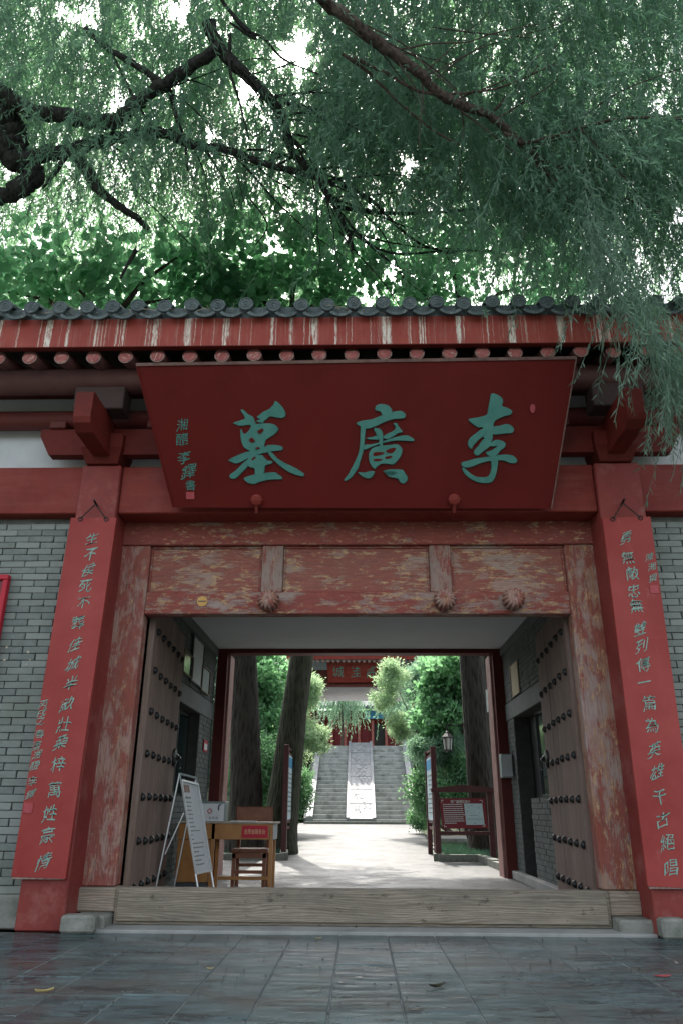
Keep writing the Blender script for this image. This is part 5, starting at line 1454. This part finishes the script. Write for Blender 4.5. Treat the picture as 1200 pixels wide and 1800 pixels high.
# fine twigs leaving the boughs
def twigs(tree, starts, mat):
    for (x, y, d, ang, L, w) in starts:
        pts = [(x, y)]; a = radians(ang); seg = 6
        for i in range(seg):
            a += RNG.normal(0, .13) + .05; pts.append((pts[-1][0] + L / seg * cos(a), pts[-1][1] + L / seg * sin(a)))
        limb(tree, pts, (d, d + RNG.uniform(-.3, .4)), w, 1.2, mat, 'twig')
TW = []
for px_, py_, d in ((470, 168, 8.6), (505, 240, 8.7), (540, 297, 8.8), (585, 352, 8.85), (500, 205, 8.7), (430, 130, 8.6), (610, 400, 8.9), (345, 256, 9.0), (420, 270, 8.9), (470, 290, 8.9), (290, 150, 8.8), (180, 246, 9.1), (560, 325, 8.8)):
    for k in range(3): TW.append((px_ + RNG.uniform(-15, 15), py_ + RNG.uniform(-8, 8), d, RNG.uniform(-25, 60), RNG.uniform(110, 330), RNG.uniform(2.5, 4.5)))
twigs(w1, TW, MW)
TW = []
for px_, py_, d in ((680, 88, 6.95), (740, 134, 7.05), (800, 178, 7.15), (862, 206, 7.25), (930, 264, 7.4), (960, 300, 7.5), (1010, 228, 7.1), (620, 45, 6.9)):
    for k in range(3): TW.append((px_ + RNG.uniform(-10, 10), py_ + RNG.uniform(-6, 6), d, RNG.choice([RNG.uniform(-50, -10), RNG.uniform(20, 75)]), RNG.uniform(110, 300), RNG.uniform(2.2, 4.0)))
twigs(w2, TW, MBr)
def willow_cloud(tree, npx, xr, yr, Dr, leafL, leafW, per, length, matname, dens, cl=220, sig=.42, name='crown', gap=True, wts=None):
    # clump centres -> strand tops
    C = []
    while len(C) < cl:
        x, y, d = RNG.uniform(*xr), RNG.uniform(*yr), RNG.uniform(*Dr)
        if wts is not None and RNG.random() > wts(x, y): continue
        C.append(U(x, y, D=d))
    C = np.array(C); idx = RNG.integers(0, cl, npx)
    T = C[idx] + RNG.normal(0, sig, (npx, 3)) * np.array([1, 1, .8])
    mid = T + np.array([0, 0, -length * .45])
    if gap: k = keep_gap(mid); T = T[k]; k = keep_gap(T + np.array([0, 0, -length * .15])); T = T[k]
    V, F, TV, TF = strands(T, length, per, leafL, leafW)
    if gap:
        n = len(V) // 4; c = V.reshape(n, 4, 3).mean(1); x, y = proj(c); kk = gap_mask(x, y, 1.0)
        V = V.reshape(n, 4, 3)[kk].reshape(-1, 3); n = kk.sum(); b = np.arange(n)[:, None] * 4; F = np.concatenate([b + [0, 1, 2], b + [0, 2, 3]], 0)
    V, F = tris_mesh([(V, F), (TV, TF)])
    return mk(name, V, F, M[matname], tree)
# left willow crown
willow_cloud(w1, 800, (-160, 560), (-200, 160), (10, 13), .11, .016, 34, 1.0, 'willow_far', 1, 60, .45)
willow_cloud(w1, 5000, (-160, 700), (-260, 320), (8.8, 12.5), .105, .0135, 34, .95, 'willow', 1, 260, .45)
willow_cloud(w1, 200, (-160, 330), (-200, 40), (6.6, 8.4), .10, .013, 34, .7, 'willow', 1, 34, .3)
willow_cloud(w1, 90, (100, 330), (170, 230), (7.6, 8.6), .10, .013, 34, .6, 'willow', 1, 22, .25)
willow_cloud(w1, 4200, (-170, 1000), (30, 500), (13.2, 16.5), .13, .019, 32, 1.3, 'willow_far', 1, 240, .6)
w4 = th('willow_tree', 'pale far willow filling the sky behind the broad-leaved trees', 'tree', (-8.5, 17, 0))
MB().tube([(-8.5, 17, 0), (-8.0, 17, 5), (-5.5, 16.5, 10), (-1, 16, 14)], [.4, .32, .22, .08], 10).to('trunk', M['bark_willow'], w4, True)
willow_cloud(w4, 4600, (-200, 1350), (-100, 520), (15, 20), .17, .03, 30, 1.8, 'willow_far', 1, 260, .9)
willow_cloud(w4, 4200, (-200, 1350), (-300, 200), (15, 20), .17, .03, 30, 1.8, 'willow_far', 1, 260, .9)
# right willow crown
willow_cloud(w2, 5200, (560, 1330), (-300, 300), (7.3, 11.0), .10, .0135, 34, .95, 'willow', 1, 330, .42)
willow_cloud(w2, 1100, (880, 1330), (180, 400), (7.2, 9.0), .105, .014, 34, .95, 'willow', 1, 110, .35)
willow_cloud(w2, 900, (600, 1000), (120, 330), (8.5, 12.0), .11, .015, 34, 1.0, 'willow', 1, 60, .4)
# strands hanging in front of the right end of the eave
T = []
def bottom(x): return np.interp(x, [1030, 1060, 1100, 1140, 1170, 1200, 1260], [500, 560, 640, 665, 740, 800, 800])
for i in range(210):
    x = RNG.uniform(1035, 1290); L = RNG.uniform(.5, 1.0); yb_ = bottom(x) - abs(RNG.normal(0, 60)); d = RNG.uniform(6.0, 6.9)
    p = U(x, yb_, D=d); T.append((*(p + np.array([0, 0, .85])),))
T = np.array(T); V, F, TV, TF = strands(T, .95, 30, .105, .0135, .22)
V, F = tris_mesh([(V, F), (TV, TF)]); mk('hanging_twigs', V, F, M['willow_front'], w2)

def blob(centers, radii, n, L, W, shape='broad', up=.2, out=.6, shell=.55):
    """leaves spread in the outer part of several ellipsoidal clumps"""
    Cs = np.array(centers, float); Rs = np.array(radii, float); idx = RNG.integers(0, len(Cs), n)
    d = unit(RNG.normal(size=(n, 3))); rr = (shell + (1 - shell) * RNG.random(n) ** .6)[:, None]
    P = Cs[idx] + d * rr * Rs[idx] + RNG.normal(0, .07, (n, 3))
    ax = unit(d * out + RNG.normal(0, .6, (n, 3)) + np.array([0, 0, up]))
    return leaves(P, ax, L * RNG.uniform(.6, 1.25, n), W * RNG.uniform(.7, 1.2, n), shape=shape)
def clumps(c, r, k, s=.42):
    c = np.array(c, float); r = np.array(r, float); q = unit(RNG.normal(size=(k, 3))) * (RNG.random((k, 1)) ** .45)
    C = c + q * r; R = np.outer(RNG.uniform(.6, 1.2, k), r.mean() * s * np.array([1.15, 1.15, .75])); return list(C), list(R)

# broad-leaved trees just behind the roof
def broad_tree(base, cl, n, L, lab, bark='bark_brown', mat='broad', name='broadleaf_tree'):
    t = th(name, lab, 'tree', base)
    tops = [np.array(c) for c, r, k in cl]; mean = np.mean(tops, axis=0)
    b = np.array(base, float); m = MB(); m.tube([b, b + (0, 0, 3), b + (0, 0, 5.2), mean - (0, 0, 1.2)], [.18, .15, .12, .07], 10)
    for c in tops: m.tube([mean - (0, 0, 1.2), (mean + c) / 2 - (0, 0, .3), c], [.06, .035, .012], 7)
    m.to('trunk', M[bark], t, True)
    Cs, Rs = [], []
    for c, r, k in cl: a, q = clumps(c, r, k); Cs += a; Rs += q
    V, F = blob(Cs, Rs, n, L, L * .8, 'broad', -.35, .5, .3)
    nv = len(V) // 6; cc = V.reshape(nv, 6, 3).mean(1); x, y = proj(cc); kk = gap_mask(x, y, .95)
    V = V.reshape(nv, 6, 3)[kk].reshape(-1, 3); nv = kk.sum(); b4 = np.arange(nv)[:, None] * 6
    F = np.concatenate([b4 + [0, 1, 2], b4 + [0, 2, 3], b4 + [0, 3, 4], b4 + [0, 4, 5]], 0)
    mk('crown', V, F, M[mat], t)
    return t
D9 = lambda x, y, d: U(x, y, D=d)
broad_tree((-4.6, 13.6, 0), [(D9(120, 490, 12), (1.6, 1.0, .5), 24), (D9(330, 440, 11.5), (1.6, 1.0, .75), 26), (D9(0, 510, 12), (1.4, .9, .4), 14), (D9(300, 525, 11.6), (1.8, .7, .25), 14)], 1900, .19, 'large-leaved bright green tree rising behind the left part of the roof')
broad_tree((-3.9, 14.9, 0.02), [(D9(520, 450, 12.5), (1.2, .9, .75), 20), (D9(600, 510, 12), (1.3, .8, .35), 14), (D9(420, 515, 12), (1.4, .8, .35), 16)], 2100, .16, 'green tree with heart-shaped leaves behind the middle of the roof')
broad_tree((3.9, 14.6, 0.03), [(D9(780, 430, 12.5), (1.9, 1.0, .8), 26), (D9(720, 520, 12), (1.3, .8, .3), 14), (D9(930, 500, 12.5), (1.6, .9, .5), 18)], 3200, .125, 'small-leaved green tree behind the right part of the roof')

# garden trees seen through the gate
def plant(name, lab, cat, base, cl, n, L, W, mat, shape='broad', up=.2, out=.6, shell=.12, group=None, trunkr=.08, bark='bark_brown'):
    t = th(name, lab, cat, base, group); b = np.array(base, float)
    Cs, Rs = [], []
    for c, r, k, s in cl: a, q = clumps(c, r, k, s); Cs += a; Rs += q
    top = max(c[0][2] for c in cl); m = MB(); c0 = cl[0][0]
    m.tube([b, (b + np.array(c0)) / 2, (c0[0], c0[1], top)], [trunkr, trunkr * .8, trunkr * .3], 8)
    m.to('stem', M[bark], t, True)
    V, F = blob(Cs, Rs, n, L, W, shape, up, out, shell); mk('foliage', V, F, M[mat], t); return t
def at(px, py, y): return tuple(U(px, py, Y=y))
plant('conifer', 'pale sunlit conifer left of the stairs, its tips over the parapet', 'conifer', (-3.2, 27, .25), [(at(508, 1255, 27), (.9, 1.0, 1.9), 40, .34), (at(556, 1298, 26.5), (.5, .7, .4), 12, .4), (at(545, 1218, 27), (.45, .7, .7), 12, .4)], 26000, .13, .035, 'conifer_sun', 'lance', .1, .9)
plant('conifer', 'blue-green conifer leaning over the right parapet of the stairs', 'conifer', (3.8, 27, .25), [(at(752, 1265, 27), (1.1, 1.0, 1.4), 40, .34), (at(738, 1190, 27), (1.0, .9, .8), 22, .34)], 26000, .13, .035, 'conifer', 'lance', .1, .9)
plant('conifer', 'sunlit yellow-green conifer tips covering the right end of the far plaque', 'conifer', (3.2, 25.5, .22), [(at(690, 1190, 25.5), (.6, .6, .55), 14, .42), (at(678, 1228, 25.5), (.45, .5, .3), 8, .42), (at(700, 1275, 25.5), (.3, .5, .6), 10, .42)], 9000, .12, .035, 'conifer_sun', 'lance', .1, .9, trunkr=.025)
plant('conifer', 'low spreading conifer beside the lantern on the right', 'conifer', (3.0, 22, .16), [(at(775, 1318, 22), (1.0, .9, .3), 18, .4)], 12000, .12, .03, 'conifer', 'lance', .0, .9)
plant('shrub', 'round clipped bright shrub left of the stairs beside the poster stand', 'shrub', (-2.75, 23.5, .2), [(at(520, 1388, 23.5), (.38, .5, .8), 18, .5)], 12000, .07, .045, 'hedge', group='clipped shrubs along the garden path')
plant('shrub', 'leafy hedge shrub between the two big left trunks', 'shrub', (-3.3, 20, .15), [(at(455, 1370, 20), (.8, .6, .9), 22, .5)], 14000, .075, .05, 'hedge', group='clipped shrubs along the garden path')
plant('shrub', 'broad light green hedge shrub behind the right poster stand', 'shrub', (3.2, 21.5, .15), [(at(792, 1388, 21.5), (.95, .6, .9), 34, .42)], 22000, .075, .05, 'hedge', group='clipped shrubs along the garden path')
plant('shrub', 'small shrub at the foot of the right stair parapet', 'shrub', (3.0, 26, .22), [(at(737, 1425, 26), (.35, .4, .5), 9, .5)], 4000, .07, .045, 'hedge', group='clipped shrubs along the garden path')
plant('broadleaf_tree', 'fresh green garden tree between the two left trunks', 'tree', (-3.2, 22, .18), [(at(465, 1190, 22), (1.0, 1.2, 1.1), 30, .34), (at(455, 1280, 22), (.9, 1.0, 1.0), 20, .34)], 9000, .16, .11, 'broad2', trunkr=.1)
plant('broadleaf_tree', 'fresh green garden tree left of the right trunk', 'tree', (3.6, 22, .18), [(at(790, 1195, 22), (1.0, 1.2, 1.2), 34, .36), (at(785, 1270, 22), (.8, 1.0, .8), 20, .36)], 11000, .16, .11, 'broad2', trunkr=.1)
plant('broadleaf_tree', 'dark leafy tree filling the gap behind the right rear post', 'tree', (4.6, 24, .2), [(at(865, 1250, 24), (1.2, 1.2, 2.6), 30, .4)], 8000, .17, .12, 'dark_foliage', trunkr=.1)
# willows before the far hall
for px, lab, w in ((600, 'weeping willow before the left doors of the far hall', .9), (700, 'weeping willow before the right doors of the far hall', .8)):
    b = at(px, 1310, 55); t = th('willow_tree', lab, 'tree', (b[0], 55, zT))
    top = np.array(at(px, 1225, 55)); MB().tube([(b[0], 55, zT), (b[0] + .1, 55, zT + 2), tuple(top)], [.13, .1, .05], 8).to('trunk', M['bark_brown'], t, True)
    n = 300; T = top + RNG.normal(0, 1, (n, 3)) * np.array([w, .8, .8]) + np.array([0, 0, .3])
    V, F, TV, TF = strands(T, 1.35, 26, .20, .05, .15); mk('crown', V, F, M['conifer'], t)
# crowns of the four garden trunks: high above the path, they dapple its light
for nm, c, tr in (('a', (-2.9, 16.6, 9.6), 0), ('b', (-.9, 17.6, 9.4), 1), ('c', (2.5, 17.4, 9.6), 2), ('d', (3.6, 19, 9.2), 3)):
    Cs, Rs = clumps(c, (2.6, 2.6, 1.7), 34, .26)
    V, F = blob(Cs, Rs, 8000, .17, .12, 'broad', .1, .5, .3); mk('crown', V, F, M['broad2'], TRK[tr])
# closing masses of trees: far and side woods
def mass(name, lab, boxes, n, L, mat, base):
    t = th(name, lab, 'tree', base); Cs, Rs = [], []
    for c, r, k in boxes: a, q = clumps(c, r, k, .33); Cs += a; Rs += q
    c0 = boxes[0][0]; MB().tube([base, ((base[0] + c0[0]) / 2, (base[1] + c0[1]) / 2, base[2] + 2.2), c0], [.2, .15, .06], 8).to('trunk', M['bark_brown'], t, True)
    V, F = blob(Cs, Rs, n, L, L * .62, 'broad', .1, .5, .3); mk('crown', V, F, M[mat], t)
mass('tree', 'dark tree standing behind the left garden beds', [((-7.5, 26, 4), (3.4, 2, 4), 40), ((-5.2, 30, 3.5), (2.2, 2, 3.4), 26)], 16000, .24, 'dark_foliage', (-7, 26, .2))
mass('tree', 'dark tree standing behind the right garden beds', [((8.2, 26, 4), (3.6, 2, 4), 40), ((5.8, 31, 3.5), (2.2, 2, 3.4), 26)], 16000, .24, 'dark_foliage', (7.6, 26, .2))
mass('tree', 'far tree left of the second gate', [((-8, 44, 9), (4, 3, 5), 40)], 12000, .30, 'dark_foliage', (-8, 44, 3.7))
mass('tree', 'far tree right of the second gate', [((9, 44, 9), (4, 3, 5), 40)], 12000, .30, 'dark_foliage', (9, 44, 3.7))
mass('tree', 'broad tree crown beyond the far hall', [((0, 75, 12), (14, 4, 6), 60)], 12000, .5, 'willow_far', (0, 75, 3.9))

# straw and debris caught between the tiles, grit on the forecourt
m = MB()
for i in range(90):
    x = RNG.choice([RNG.uniform(-3.6, 2.6), RNG.normal(-2.9, .25), RNG.normal(-1.6, .3), RNG.normal(-.1, .1)]); k = round((x + .028 - TP / 2) / TP) * TP - .028 + TP / 2
    p = np.array([k + RNG.normal(0, .05), 6.25 + RNG.uniform(0, .25), 5.70 + RNG.uniform(0, .05)]); d_ = unit(RNG.normal(size=3) * np.array([1, .7, .35])); L_ = RNG.uniform(.05, .16)
    m.tube([p, p + d_ * L_ * .5, p + d_ * L_ + (0, 0, -.01)], .0022, 3, False)
m.to('dry_straw', M['cream'], gate, kind='stuff')
m = MB()
for i in range(260):
    x, y = RNG.uniform(-3.2, 3.2), RNG.uniform(3.4, 6.9); r_ = RNG.uniform(.003, .009)
    m.lathe([(r_, 0), (r_ * .7, r_ * .8), (.001, r_)], (x, y, -.001), (0, 0, 1), 5)
m.to('grit', M['leaf_dark'], fore, kind='stuff')
